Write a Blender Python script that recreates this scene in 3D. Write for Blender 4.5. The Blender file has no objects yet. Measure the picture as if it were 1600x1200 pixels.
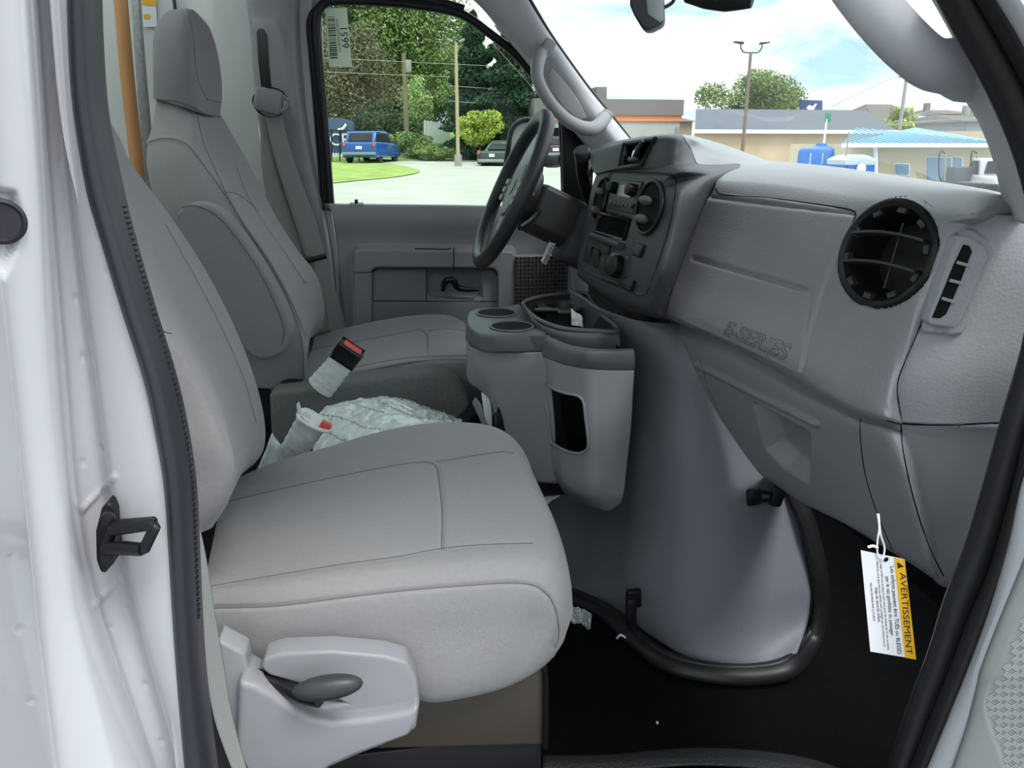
import bpy, bmesh, math, random
from mathutils import Vector, Matrix, noise
from mathutils.bvhtree import BVHTree
random.seed(7)
SC = bpy.context.scene
COL = SC.collection
# ------------------------------------------------------------------ camera
FPX = 1200.0; PITCH = math.radians(17.1); YAW = math.radians(8.5); EYE = 1.69
_sa, _ca, _sp, _cp = math.sin(YAW), math.cos(YAW), math.sin(PITCH), math.cos(PITCH)
CR = Vector((_ca, -_sa, 0)); CF = Vector((_sa*_cp, _ca*_cp, -_sp)); CU = Vector((_sa*_sp, _ca*_sp, _cp))
CAMP = Vector((0, 0, EYE))
cam = bpy.data.cameras.new('camera'); camo = bpy.data.objects.new('camera', cam); COL.objects.link(camo)
cam.sensor_fit = 'HORIZONTAL'; cam.sensor_width = 36.0; cam.lens = 36.0*FPX/1600; cam.clip_start = 0.02; cam.clip_end = 2000
camo.matrix_world = Matrix((( CR.x, CU.x, -CF.x, 0), (CR.y, CU.y, -CF.y, 0), (CR.z, CU.z, -CF.z, EYE), (0, 0, 0, 1)))
SC.camera = camo
# ------------------------------------------------------------------ exposure
SC.view_settings.view_transform = 'Standard'; SC.view_settings.look = 'None'
SC.view_settings.gamma = 1.0; SC.view_settings.use_curve_mapping = False; SC.view_settings.exposure = 0.62
# ------------------------------------------------------------------ sky
W = bpy.data.worlds.new('sky'); SC.world = W; W.use_nodes = True
nt = W.node_tree; nt.nodes.clear()
def N(t, ty, **k):
    n = t.nodes.new(ty)
    for a, b in k.items(): setattr(n, a, b)
    return n
_o = N(nt, 'ShaderNodeOutputWorld'); _b = N(nt, 'ShaderNodeBackground'); _tc = N(nt, 'ShaderNodeTexCoord')
_m = N(nt, 'ShaderNodeMapping'); _m.inputs['Scale'].default_value = (1.6, 1.6, 6.5); _m.inputs['Rotation'].default_value = (0.1, 0.12, 0.3)
_n = N(nt, 'ShaderNodeTexNoise'); _n.inputs['Scale'].default_value = 2.1; _n.inputs['Detail'].default_value = 6; _n.inputs['Roughness'].default_value = .55
_n.inputs['Distortion'].default_value = .5
_r = N(nt, 'ShaderNodeValToRGB'); _r.color_ramp.elements[0].position = .40; _r.color_ramp.elements[1].position = .56
_r.color_ramp.elements[0].color = (.44, .68, .76, 1); _r.color_ramp.elements[1].color = (1, .98, .985, 1)
nt.links.new(_tc.outputs['Generated'], _m.inputs[0]); nt.links.new(_m.outputs[0], _n.inputs['Vector'])
nt.links.new(_n.outputs['Fac'], _r.inputs[0])
nt.links.new(_r.outputs[0], _b.inputs[0])
# a veiled sky is brighter overhead than at the horizon
_sp_ = N(nt, 'ShaderNodeSeparateXYZ'); nt.links.new(_tc.outputs['Generated'], _sp_.inputs[0])
_mr = N(nt, 'ShaderNodeMapRange'); _mr.inputs[1].default_value = .15; _mr.inputs[2].default_value = .9; _mr.inputs[3].default_value = 1.0; _mr.inputs[4].default_value = 2.1
nt.links.new(_sp_.outputs['Z'], _mr.inputs[0]); nt.links.new(_mr.outputs[0], _b.inputs[1])
nt.links.new(_b.outputs[0], _o.inputs[0])
# ------------------------------------------------------------------ sun (soft, veiled by thin cloud, high and behind the cab)
sd = bpy.data.lights.new('sun', 'SUN'); sd.energy = 1.6; sd.angle = math.radians(20); sd.color = (1, .97, .92)
so = bpy.data.objects.new('sun', sd); COL.objects.link(so); so.rotation_euler = (math.radians(28), math.radians(18), 0)

# ================================================================== helpers
def P(px, py, v, ax='y'):
    d = CF + (px-800)/FPX*CR + (600-py)/FPX*CU
    t = {'y': lambda: v/d.y, 'x': lambda: v/d.x, 'z': lambda: (v-EYE)/d.z}[ax]()
    return CAMP + d*t
def V(q, ax='y', dv=None):
    if isinstance(q, Vector): return q.copy()
    if len(q) == 4: return P(q[0], q[1], q[2], q[3])
    if len(q) == 2: return P(q[0], q[1], dv, ax)
    return P(q[0], q[1], q[2], ax)
def proj(p):
    d = p-CAMP; z = d.dot(CF)
    return 800+FPX*d.dot(CR)/z, 600-FPX*d.dot(CU)/z
def pts(l, v=None, ax='y'): return [V(q, ax, v) for q in l]
def crom(p, n, closed=False, step=10):
    m = len(p)
    if m < 3 and not closed:
        n = n or step+1
        return [p[0].lerp(p[-1], i/(n-1)) for i in range(n)]
    out = []
    segs = m if closed else m-1
    for i in range(segs):
        if closed: a, b, c, d = p[(i-1) % m], p[i], p[(i+1) % m], p[(i+2) % m]
        else: a, b, c, d = p[max(i-1, 0)], p[i], p[i+1], p[min(i+2, m-1)]
        # tangents scaled by local chord lengths, so uneven spacing does not overshoot
        L = (c-b).length; L0 = (b-a).length; L2 = (d-c).length
        t1 = (c-a)*(L/(L+L0)) if L+L0 > 1e-9 else c-b
        t2 = (d-b)*(L/(L+L2)) if L+L2 > 1e-9 else c-b
        for k in range(step):
            t = k/step; t_2, t_3 = t*t, t*t*t
            out.append(b*(2*t_3-3*t_2+1)+t1*(t_3-2*t_2+t)+c*(-2*t_3+3*t_2)+t2*(t_3-t_2))
    out.append((p[0] if closed else p[-1]).copy())
    if n is None: return out[:-1] if closed else out
    cum = [0]
    for i in range(1, len(out)): cum.append(cum[-1]+(out[i]-out[i-1]).length)
    T = cum[-1] or 1e-9; res = []; j = 0
    for k in range(n):
        s = T*k/(n if closed else n-1)
        while j < len(cum)-2 and cum[j+1] < s: j += 1
        d = cum[j+1]-cum[j]
        res.append(out[j].lerp(out[j+1], min(1, (s-cum[j])/d) if d > 1e-12 else 0))
    return res
def tag(o, label=None, cat=None, group=None, kind=None):
    if label: o['label'] = label
    if cat: o['category'] = cat
    if group: o['group'] = group
    if kind: o['kind'] = kind
    return o
def thing(name, loc, label=None, cat=None, group=None, kind=None):
    o = bpy.data.objects.new(name, None); COL.objects.link(o); o.location = loc; o.empty_display_size = .05
    return tag(o, label, cat, group, kind)
def rootloc(o):
    v = Vector((0, 0, 0))
    while o is not None:
        if o.type == 'EMPTY': v += o.location
        o = o.parent
    return v
def link(name, me, mat, parent=None, smooth=True, ang=None):
    o = bpy.data.objects.new(name, me); COL.objects.link(o)
    if mat: me.materials.append(mat)
    if smooth:
        for f in me.polygons: f.use_smooth = True
        if ang: me.set_sharp_from_angle(angle=math.radians(ang))
    if parent is not None:
        o.parent = parent; o.matrix_parent_inverse = Matrix.Translation(-rootloc(parent)) if parent.type == 'EMPTY' else Matrix()
    return o
def frombm(name, bm, mat, parent=None, smooth=True, ang=40):
    me = bpy.data.meshes.new(name); bm.to_mesh(me); bm.free()
    return link(name, me, mat, parent, smooth, ang)
def grid_mesh(name, G, mat, parent=None, thick=0, face=True, closed_u=False, ang=None, flip=False):
    nr, nc = len(G), len(G[0]); vs = [p for r in G for p in r]; fs = []
    for i in range(nr-1):
        for j in range(nc-1 if not closed_u else nc):
            k = (j+1) % nc
            fs.append((i*nc+j, i*nc+k, (i+1)*nc+k, (i+1)*nc+j))
    s = 0
    if face:
        for f in fs[::max(1, len(fs)//400)]:
            a, b, c, d = [vs[x] for x in f]; n = (c-a).cross(d-b); s += n.dot(CAMP-(a+c)/2)
        if (s < 0) != flip: fs = [tuple(reversed(f)) for f in fs]
    me = bpy.data.meshes.new(name); me.from_pydata([tuple(v) for v in vs], [], fs); me.update()
    o = link(name, me, mat, parent, True, ang)
    if thick:
        m = o.modifiers.new('thickness', 'SOLIDIFY'); m.thickness = thick; m.offset = -1
    return o
def surf(name, rows, mat, parent=None, nu=48, sub=6, thick=0, dv=None, ax='y', **k):
    R = [crom([V(q, ax, dv) for q in r], nu) for r in rows]
    cols = [crom([R[i][j] for i in range(len(R))], None, step=sub) for j in range(nu)]
    G = [[cols[j][i] for j in range(nu)] for i in range(len(cols[0]))]
    return grid_mesh(name, G, mat, parent, thick, **k)
def bevel_bm(bm, w, seg=3, ang=25):
    if w <= 0: return
    es = [e for e in bm.edges if len(e.link_faces) == 2 and e.calc_face_angle(0) > math.radians(ang)]
    bmesh.ops.bevel(bm, geom=es, offset=w, segments=seg, profile=.5, affect='EDGES', clamp_overlap=True)
def prism_bm(bm, loop, d, w=0, seg=3):
    n = len(loop); b0 = bmesh.new()
    a = [b0.verts.new(p) for p in loop]; b = [b0.verts.new(p+d) for p in loop]
    b0.faces.new(a); b0.faces.new(b[::-1])
    for i in range(n): b0.faces.new((a[i], b[i], b[(i+1) % n], a[(i+1) % n]))
    bmesh.ops.recalc_face_normals(b0, faces=b0.faces)
    bevel_bm(b0, w, seg)
    m = bpy.data.meshes.new('t'); b0.to_mesh(m); b0.free(); bm.from_mesh(m); bpy.data.meshes.remove(m)
def prism(name, loop, d, mat, parent=None, bevel=.003, smooth_n=0, ang=40, seg=3):
    L = crom(loop, smooth_n, True) if smooth_n else loop
    bm = bmesh.new(); prism_bm(bm, L, Vector(d), bevel, seg)
    return frombm(name, bm, mat, parent, True, ang)
def frame_of(t, up=Vector((0, 0, 1))):
    t = t.normalized(); s = t.cross(up)
    if s.length < 1e-4: s = t.cross(Vector((1, 0, 0)))
    s.normalize(); return s, s.cross(t).normalized()
def tube_bm(bm, p, r, closed=False, ns=8, prof=None, up=Vector((0, 0, 1)), cap=True):
    n = len(p); rings = []
    rs = r if isinstance(r, (list, tuple)) else [r]*n
    s_prev = None
    for i in range(n):
        if closed: t = p[(i+1) % n]-p[(i-1) % n]
        else: t = p[min(i+1, n-1)]-p[max(i-1, 0)]
        if t.length < 1e-9: t = Vector((0, 0, 1))
        t.normalize()
        if prof is None and s_prev is not None:
            s = s_prev-t*s_prev.dot(t); s.normalize(); u = s.cross(t)
        else: s, u = frame_of(t, up)
        s_prev = s
        pr = prof or [(math.cos(2*math.pi*k/ns), math.sin(2*math.pi*k/ns)) for k in range(ns)]
        rings.append([bm.verts.new(p[i]+(s*a+u*b)*rs[i]) for a, b in pr])
    m = len(rings[0])
    for i in range(n if closed else n-1):
        A, B = rings[i], rings[(i+1) % n]
        for k in range(m): bm.faces.new((A[k], A[(k+1) % m], B[(k+1) % m], B[k]))
    if not closed and cap:
        bm.faces.new(rings[0][::-1]); bm.faces.new(rings[-1])
def tube(name, p, r, mat, parent=None, n=None, closed=False, ns=10, prof=None, up=Vector((0, 0, 1)), ang=60, sm=True):
    if n: 
        m0 = len(p); q = crom(p, n, closed)
        if isinstance(r, (list, tuple)): r = [r[min(m0-1, int(i*(m0-1)/(n-1)))]*(1-(i*(m0-1)/(n-1))%1)+r[min(m0-1, int(i*(m0-1)/(n-1))+1)]*((i*(m0-1)/(n-1))%1) for i in range(n)]
        p = q
    bm = bmesh.new(); tube_bm(bm, p, r, closed, ns, prof, up)
    bmesh.ops.recalc_face_normals(bm, faces=bm.faces)
    return frombm(name, bm, mat, parent, sm, ang)
def box_bm(bm, c, s, rot=None, w=0):
    b = bmesh.new(); bmesh.ops.create_cube(b, size=1)
    M = Matrix.Translation(Vector(c)) @ (rot.to_4x4() if rot is not None else Matrix()) @ Matrix.Diagonal((s[0], s[1], s[2], 1))
    b.transform(M); bevel_bm(b, w, 2)
    m = bpy.data.meshes.new('t'); b.to_mesh(m); b.free(); bm.from_mesh(m); bpy.data.meshes.remove(m)
def box(name, c, s, mat, parent=None, rot=None, bevel=.002, ang=40):
    bm = bmesh.new(); box_bm(bm, c, s, rot, bevel); return frombm(name, bm, mat, parent, True, ang)
def cyl(name, a, b, r0, r1, mat, parent=None, ns=24, bevel=0):
    bm = bmesh.new(); tube_bm(bm, [a, b], [r0, r1], False, ns)
    bmesh.ops.recalc_face_normals(bm, faces=bm.faces); bevel_bm(bm, bevel, 2, 50)
    return frombm(name, bm, mat, parent, True, 40)
def basis(nrm, up=Vector((0, 0, 1))):
    n = nrm.normalized(); s = up.cross(n)
    if s.length < 1e-4: s = Vector((0, 1, 0)).cross(n)
    s.normalize(); u = n.cross(s).normalized()
    return s, u, n           # s: to the viewer's right when looking against n
def disc_ring(name, c, nrm, prof, mat, parent=None, ns=40, e=(1, 1), up=Vector((0, 0, 1))):
    # lathe: prof = [(radius, height along normal)]
    s, u, n = basis(nrm, up); bm = bmesh.new(); rings = []
    for r, h in prof:
        rings.append([bm.verts.new(c+n*h+s*(r*e[0]*math.cos(2*math.pi*k/ns))+u*(r*e[1]*math.sin(2*math.pi*k/ns))) for k in range(ns)])
    for A, B in zip(rings, rings[1:]):
        for k in range(ns): bm.faces.new((A[k], A[(k+1) % ns], B[(k+1) % ns], B[k]))
    if prof[-1][0] > 1e-5 and len(prof) > 1 and prof[-1][0] < prof[-2][0]+1: pass
    o = frombm(name, bm, mat, parent, True, 35)
    return o
def tree_of(objs):
    vs, fs = [], []
    for o in objs:
        b = len(vs); vs += [v.co.copy() for v in o.data.vertices]
        fs += [tuple(b+i for i in f.vertices) for f in o.data.polygons]
    return BVHTree.FromPolygons(vs, fs)
def hit(tr, px, py):
    d = (CF+(px-800)/FPX*CR+(600-py)/FPX*CU).normalized()
    h = tr.ray_cast(CAMP, d)
    if h[0] is None: return None, None
    n = h[1]
    if n.dot(d) > 0: n = -n
    return h[0], n
def seam(name, tr, px, mat, parent, r=.0016, n=40, lift=0.0, closed=False):
    q = crom([Vector((a, b, 0)) for a, b in px], n, closed); out = []
    for v in q:
        h, nn = hit(tr, v.x, v.y)
        if h is not None and (not out or (h-out[-1]).length < .09): out.append(h+nn*lift)
    if len(out) < 3: return None
    return tube(name, [p-CF*0 for p in out], r*.62, mat, parent, ns=6, closed=closed and len(out) == n)
def segd(x, y, a, b):
    dx, dy = b[0]-a[0], b[1]-a[1]; L = dx*dx+dy*dy or 1e-9
    t = max(0, min(1, ((x-a[0])*dx+(y-a[1])*dy)/L)); return math.hypot(x-a[0]-t*dx, y-a[1]-t*dy)
def inpoly(x, y, p):
    c = False; j = len(p)-1
    for i in range(len(p)):
        if (p[i][1] > y) != (p[j][1] > y) and x < (p[j][0]-p[i][0])*(y-p[i][1])/(p[j][1]-p[i][1])+p[i][0]: c = not c
        j = i
    return c
def dent(o, poly, depth, fall=6, line=False, d=None, grad=None):
    """press a hollow (depth>0) or a raised field (depth<0) of the poly's outline into the sheet o"""
    me = o.data; nr = [v.normal.copy() for v in me.vertices]
    x0, x1 = min(p[0] for p in poly)-fall*2, max(p[0] for p in poly)+fall*2
    y0, y1 = min(p[1] for p in poly)-fall*2, max(p[1] for p in poly)+fall*2
    for v, n in zip(me.vertices, nr):
        x, y = proj(v.co)
        if not (x0 < x < x1 and y0 < y < y1): continue
        e = min(segd(x, y, poly[i], poly[(i+1) % len(poly)]) for i in range(len(poly)-(1 if line else 0)))
        if line: k = max(0, 1-e/fall)
        else: k = max(0, min(1, .5+(e if inpoly(x, y, poly) else -e)/fall))
        k = k*k*(3-2*k)
        if grad: k *= grad(x, y)
        if k > 0: v.co -= (d or n)*depth*k if d is None else -d*depth*k
    me.update()
def cut(o, poly):
    me = o.data; bm = bmesh.new(); bm.from_mesh(me); rm = []
    for f in bm.faces:
        x, y = proj(f.calc_center_median())
        if inpoly(x, y, poly): rm.append(f)
    bmesh.ops.delete(bm, geom=rm, context='FACES'); bm.to_mesh(me); bm.free(); me.update()
def text(name, body, c, right, up, size, mat, parent, extrude=.0004, align='LEFT', mirror=False, shear=0, bold=0, sx=1, fit=None, fity=None, outline=0):
    cu = bpy.data.curves.new('t', 'FONT'); cu.body = body; cu.size = 1; cu.extrude = extrude/size; cu.align_x = align; cu.align_y = 'CENTER'
    cu.shear = shear; cu.offset = bold
    if outline: cu.fill_mode = 'NONE'; cu.extrude = 0; cu.bevel_depth = outline; cu.bevel_resolution = 1; cu.resolution_u = 4
    t = bpy.data.objects.new('t', cu); COL.objects.link(t)
    bpy.context.view_layer.update()
    me = bpy.data.meshes.new_from_object(t.evaluated_get(bpy.context.evaluated_depsgraph_get()))
    bpy.data.objects.remove(t); bpy.data.curves.remove(cu)
    if fit:
        xs = [v.co.x for v in me.vertices]; ys_ = [v.co.y for v in me.vertices]
        size = fit/(max(xs)-min(xs))
        if fity: sx = size; size = fity/(max(ys_)-min(ys_)); sx = sx/size
    r = right.normalized(); u = (up-r*up.dot(r)).normalized(); n = r.cross(u)
    if mirror: r = -r
    M = Matrix(((r.x*size*sx, u.x*size, n.x*size, c.x), (r.y*size*sx, u.y*size, n.y*size, c.y), (r.z*size*sx, u.z*size, n.z*size, c.z), (0, 0, 0, 1)))
    me.transform(M); me.materials.clear()
    return link(name, me, mat, parent, False)
def ext(l, top=-230, bot=1480):
    # carry a traced edge on past the frame, so that the body goes on above and below
    a, b, y, z = l[0], l[1], l[-1], l[-2]
    f = lambda p, q, Y: (p[0]+(p[0]-q[0])/(p[1]-q[1])*(Y-p[1])*.8, Y)+tuple(p[2:])
    return [f(a, b, top)]+list(l)+[f(y, z, bot)]
def groove(o, lines, depth, fall):
    for l in lines: dent(o, [(v.x, v.y) for v in crom([Vector((a, b, 0)) for a, b in l], 24)], depth, fall, line=True)
def off(p, dx=0, dy=0, dz=0): return p+Vector((dx, dy, dz))

# ------------------------------------------------------------------ materials
def lin(c): return tuple(((x/255)/12.92 if x/255 <= .04045 else ((x/255+.055)/1.055)**2.4) for x in c)+(1,)
def M_(name, rgb, rough=.6, bump=0, bscale=400, metal=0, spec=.5, var=0, vscale=8, kind='noise', detail=2, coat=0, sheen=0, bdist=.001, stretch=None):
    m = bpy.data.materials.new(name); m.use_nodes = True; t = m.node_tree; b = t.nodes['Principled BSDF']
    c = lin(rgb); b.inputs['Base Color'].default_value = c; b.inputs['Roughness'].default_value = rough; b.inputs['Metallic'].default_value = metal
    b.inputs['Specular IOR Level'].default_value = spec; b.inputs['Coat Weight'].default_value = coat; b.inputs['Sheen Weight'].default_value = sheen
    tc = N(t, 'ShaderNodeTexCoord'); src = tc.outputs['Object']
    if stretch:
        mp = N(t, 'ShaderNodeMapping'); mp.inputs['Scale'].default_value = stretch; t.links.new(src, mp.inputs[0]); src = mp.outputs[0]
    if var:
        n = N(t, 'ShaderNodeTexNoise'); n.inputs['Scale'].default_value = vscale; n.inputs['Detail'].default_value = 5
        t.links.new(src, n.inputs['Vector'])
        mx = N(t, 'ShaderNodeMix', data_type='RGBA'); mx.inputs[6].default_value = tuple(x*(1-var) for x in c[:3])+(1,)
        mx.inputs[7].default_value = tuple(min(1, x*(1+var)) for x in c[:3])+(1,)
        rp = N(t, 'ShaderNodeMapRange'); rp.inputs[1].default_value = .3; rp.inputs[2].default_value = .7
        t.links.new(n.outputs['Fac'], rp.inputs[0]); t.links.new(rp.outputs[0], mx.inputs[0]); t.links.new(mx.outputs[2], b.inputs['Base Color'])
    if bump:
        bp = N(t, 'ShaderNodeBump'); bp.inputs['Strength'].default_value = bump; bp.inputs['Distance'].default_value = bdist
        if kind == 'noise':
            n = N(t, 'ShaderNodeTexNoise'); n.inputs['Scale'].default_value = bscale; n.inputs['Detail'].default_value = detail; h = n.outputs['Fac']
        elif kind == 'voronoi':
            n = N(t, 'ShaderNodeTexVoronoi'); n.inputs['Scale'].default_value = bscale; h = n.outputs['Distance']
        else:
            n = N(t, 'ShaderNodeTexWave'); n.inputs['Scale'].default_value = bscale; n.bands_direction = 'DIAGONAL'; n.inputs['Distortion'].default_value = 1.0; h = n.outputs['Fac']
        t.links.new(src, n.inputs['Vector']); t.links.new(h, bp.inputs['Height']); t.links.new(bp.outputs[0], b.inputs['Normal'])
    return m
FAB = M_('seat_fabric', (150, 148, 150), .95, .5, 260, kind='wave', spec=.2, sheen=.15, bdist=.0006, var=.03, vscale=150)
FABD = M_('seat_side_fabric', (142, 140, 143), .95, .5, 300, kind='wave', spec=.2, sheen=.1, bdist=.0006, var=.03, vscale=150)
SEAM = M_('stitched_seam', (104, 104, 105), .9)
CARPET = M_('felt_carpet', (112, 114, 114), 1, .8, 500, spec=.1, var=.12, vscale=220)
ENG = M_('engine_cover_plastic', (112, 115, 123), .52, .3, 330, kind='voronoi', spec=.5)
GREY = M_('mid_grey_plastic', (141, 141, 145), .5, .3, 330, kind='voronoi', spec=.4)
GREYS = M_('smooth_grey_plastic', (140, 141, 145), .42, .08, 600, spec=.4)
GREYL = M_('light_grey_plastic', (146, 146, 151), .42, .05, 500, spec=.4)
PILL = M_('pillar_trim_grey', (186, 185, 190), .6, .1, 500, spec=.3)
DARK = M_('charcoal_plastic', (72, 74, 79), .5, .2, 500, kind='voronoi', spec=.35)
DARKS = M_('charcoal_smooth_plastic', (56, 58, 61), .42, spec=.4)
BLACK = M_('black_plastic', (24, 25, 28), .4, spec=.4)
VOID = M_('black_recess', (10, 10, 12), .8, spec=.2)
RUB = M_('rubber_seal', (50, 50, 57), .45, .1, 300, spec=.35)
RUBB = M_('black_rubber', (28, 28, 31), .42, .1, 200, spec=.4)
FLOORM = M_('black_vinyl_floor', (8, 9, 10), .7, 1, 350, spec=.12, bdist=.002)
WHITE = M_('white_body_paint', (200, 200, 206), .25, spec=.5, coat=.4)
WALLW = M_('white_liner_panel', (205, 208, 206), .5)
WOOD = M_('varnished_wood', (196, 143, 92), .5, .1, 60, var=.12, vscale=30, stretch=(1, 1, .12))
GALV = M_('galvanised_steel', (150, 154, 156), .45, metal=.6, var=.15, vscale=90)
CHROME = M_('chrome', (200, 202, 205), .15, metal=1)
STEELD = M_('dark_bronze_metal', (88, 81, 75), .38, metal=.35, spec=.5)
BELT = M_('belt_webbing', (150, 150, 150), .85, .7, 150, kind='wave', bdist=.001)
BELTL = M_('pale_belt_webbing', (150, 150, 148), .8, .6, 420, kind='wave', bdist=.001)
FOAM = M_('white_foam_wrap', (220, 224, 224), .6, .9, 40, bdist=.006)
PAPER = M_('white_card', (236, 236, 242), .6)
YELL = M_('warning_yellow', (244, 184, 30), .5)
INK = M_('black_ink', (40, 40, 45), .7)
RED = M_('red_button', (214, 84, 74), .4)
FILM = M_('clear_plastic_film', (214, 224, 222), .25, .5, 45, spec=.8, bdist=.004, detail=6)
FILMT = M_('crinkled_foil_film', (205, 212, 212), .15, 1, 160, spec=1, bdist=.006, detail=6, metal=.5)
DISP = M_('display_film', (196, 206, 206), .25, .6, 120, spec=.8)
LIGHTBTN = M_('pale_grey_button', (150, 156, 158), .5)
def glass(name, tint, refl=.06):
    m = bpy.data.materials.new(name); m.use_nodes = True; t = m.node_tree; t.nodes.clear()
    o = N(t, 'ShaderNodeOutputMaterial'); a = N(t, 'ShaderNodeBsdfTransparent'); a.inputs[0].default_value = tint
    g = N(t, 'ShaderNodeBsdfGlossy'); g.inputs['Roughness'].default_value = .02
    f = N(t, 'ShaderNodeFresnel'); f.inputs[0].default_value = 1.18
    mx = N(t, 'ShaderNodeMixShader'); t.links.new(f.outputs[0], mx.inputs[0]); t.links.new(a.outputs[0], mx.inputs[1]); t.links.new(g.outputs[0], mx.inputs[2])
    t.links.new(mx.outputs[0], o.inputs[0]); return m
GLW = glass('windshield_glass', (.93, .97, .96, 1)); GLS = glass('side_glass', (.84, .90, .86, 1))

# ================================================================== THE SHELL
FZ = .75
fl = box('floor', (.1, 1.42, FZ-.02), (2.6, 2.0, .04), FLOORM, bevel=0); tag(fl, kind='structure')
tb = prism('wall_front', [Vector((1.12, .62, FZ)), Vector((1.25, .62, 1.15)), Vector((1.15, .62, 1.62)), Vector((1.2, .62, 1.62)), Vector((1.3, .62, 1.15)), Vector((1.2, .62, FZ))], (0, 1.85, 0), FLOORM, bevel=0); tag(tb, kind='structure')
cl = box('ceiling', (.10, 1.5, 2.27), (1.1, 1.96, .04), PILL, bevel=.01); tag(cl, kind='structure')
wl = prism('wall_cargo_side', [P(396, -60, 2.52), P(396, 60, 2.52), P(404, 200, 2.52), P(430, 420, 2.52), P(470, 640, 2.52), P(470, 900, 2.52), P(-500, 1000, 2.52), P(-500, -80, 2.52)], (0, .03, 0), WALLW, bevel=0); tag(wl, kind='structure')
TRL = M_('translucent_roof_panel', (235, 238, 235), .6)
_t = TRL.node_tree; _bb = _t.nodes['Principled BSDF']; _tr = N(_t, 'ShaderNodeBsdfTranslucent'); _tr.inputs[0].default_value = (.8, .82, .8, 1); _mx = N(_t, 'ShaderNodeMixShader'); _mx.inputs[0].default_value = .75
_t.links.new(_bb.outputs[0], _mx.inputs[1]); _t.links.new(_tr.outputs[0], _mx.inputs[2]); _t.links.new(_mx.outputs[0], _t.nodes['Material Output'].inputs[0])
rc_ = box('ceiling_cargo', (-1.12, 1.5, 2.27), (1.30, 2.04, .01), TRL, bevel=0); tag(rc_, kind='structure')
wb = box('wall_back', (-1.75, 1.5, 1.5), (.04, 2.0, 1.6), WALLW, bevel=0); tag(wb, kind='structure')
for nm, x0, x1, y0, y1, z0, z1 in (('wall_passenger_side', -1.75, -.21, .50, .54, .75, 2.27), ('wall_cowl_side', .52, 1.3, .50, .53, .75, 1.62), ('wall_door_header', -.3, .75, .46, .56, 2.0, 2.29), ('wall_window_header', -.35, .75, 2.47, 2.53, 2.14, 2.29)):  # unseen shell pieces added to keep outside light off the interior
    tag(box(nm, ((x0+x1)/2, (y0+y1)/2, (z0+z1)/2), (x1-x0, y1-y0, z1-z0), PILL, bevel=.002), kind='structure')
# driver-side B pillar trim
bp_ = surf('trim_1', [
  [(380, -40, 2.50), (392, 60, 2.50), (400, 160, 2.50), (415, 260, 2.50), (440, 360, 2.50), (480, 520, 2.50)],
  [(388, -40, 2.44), (399, 60, 2.44), (408, 160, 2.44), (424, 260, 2.44), (450, 360, 2.44), (490, 520, 2.44)],
  [(425, -40, 2.42), (430, 60, 2.42), (440, 160, 2.42), (455, 260, 2.42), (480, 360, 2.42), (510, 520, 2.42)],
  [(458, -40, 2.42), (460, 60, 2.42), (468, 160, 2.42), (484, 260, 2.42), (508, 370, 2.42), (528, 520, 2.42)],
  [(466, -40, 2.46), (468, 60, 2.46), (475, 160, 2.46), (491, 260, 2.46), (514, 370, 2.46), (530, 520, 2.46)]], GREYS, nu=90, sub=10, thick=.004)
tag(bp_, kind='structure')
dent(bp_, [(393, 35), (432, 32), (447, 60), (452, 120), (460, 185), (448, 200), (408, 200), (396, 100)], -.006, 5)
tr = tree_of([bp_])
sl = [(401, 50), (405, 45), (412, 46), (417, 56), (420, 100), (424, 138), (409, 142), (404, 100)]
slot = prism('slot', [hit(tr, *q)[0]-Vector((0, .004, 0)) for q in sl], (0, .006, 0), BLACK, bp_, bevel=.001)
# white body flange between pillar trim and door
wf = surf('trim_2', [
  [(466, -40), (469, 60), (477, 160), (493, 260), (514, 360), (523, 420), (528, 520)],
  [(478, -40), (479, 60), (485, 160), (499, 260), (517, 340), (524, 400), (529, 520)],
  [(486, -40), (487, 60), (491, 160), (504, 260), (519, 340), (527, 400), (531, 520)]], WHITE, nu=60, sub=4, thick=.01, dv=2.475); tag(wf, kind='structure')
bf = prism('trim_11', pts([(440, -60), (500, -60), (506, 150), (522, 318), (545, 560), (440, 560)], 2.54), (0, .03, 0), M_('door_frame_grey_white', (150, 152, 154), .5), bevel=.001); tag(bf, kind='structure')  # backing slab added to close bright gaps beside the window
dsk = box('wall_driver_side', (.45, 2.565, 1.06), (1.75, .03, .70), WHITE, bevel=.002); tag(dsk, kind='structure')  # outer skin added as backing against light leaking past the door card
# ------------------------------------------------------------------ driver's door
door = thing('door_1', (0.3, 2.45, FZ+.25), 'closed driver door seen across the cab, grey panel under a wide window', 'door', kind='structure')
DY = 2.40
gk = [(516, 322), (510, 240), (503, 150), (497, 80), (495, 30), (505, 6), (530, 1), (600, 3), (680, 12), (725, 24), (765, 52), (805, 84), (842, 128), (868, 165), (884, 200)]
tube('window_gasket', pts(gk, 2.46), .013, BLACK, door, n=90, ns=8)
tube('window_channel', pts([(876, 185), (879, 250), (881, 325)], 2.46), .008, BLACK, door, ns=8)
fr = [(a-9 if i < 5 else a, b-(10 if i > 5 else 0)) for i, (a, b) in enumerate(gk[:10])]
tube('window_frame', pts(fr, 2.475), .012, BLACK, door, n=70, ns=8)
prism('sail_panel', pts([(877, 180), (890, 196), (928, 236), (925, 330), (881, 330)], 2.44), (0, .02, 0), BLACK, door, bevel=.002)
gl = prism('pane', pts([(505, 330), (488, 20), (520, -10), (700, -10), (880, 190), (884, 330)], 2.47), (0, .003, 0), GLS, door, bevel=0)
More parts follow.
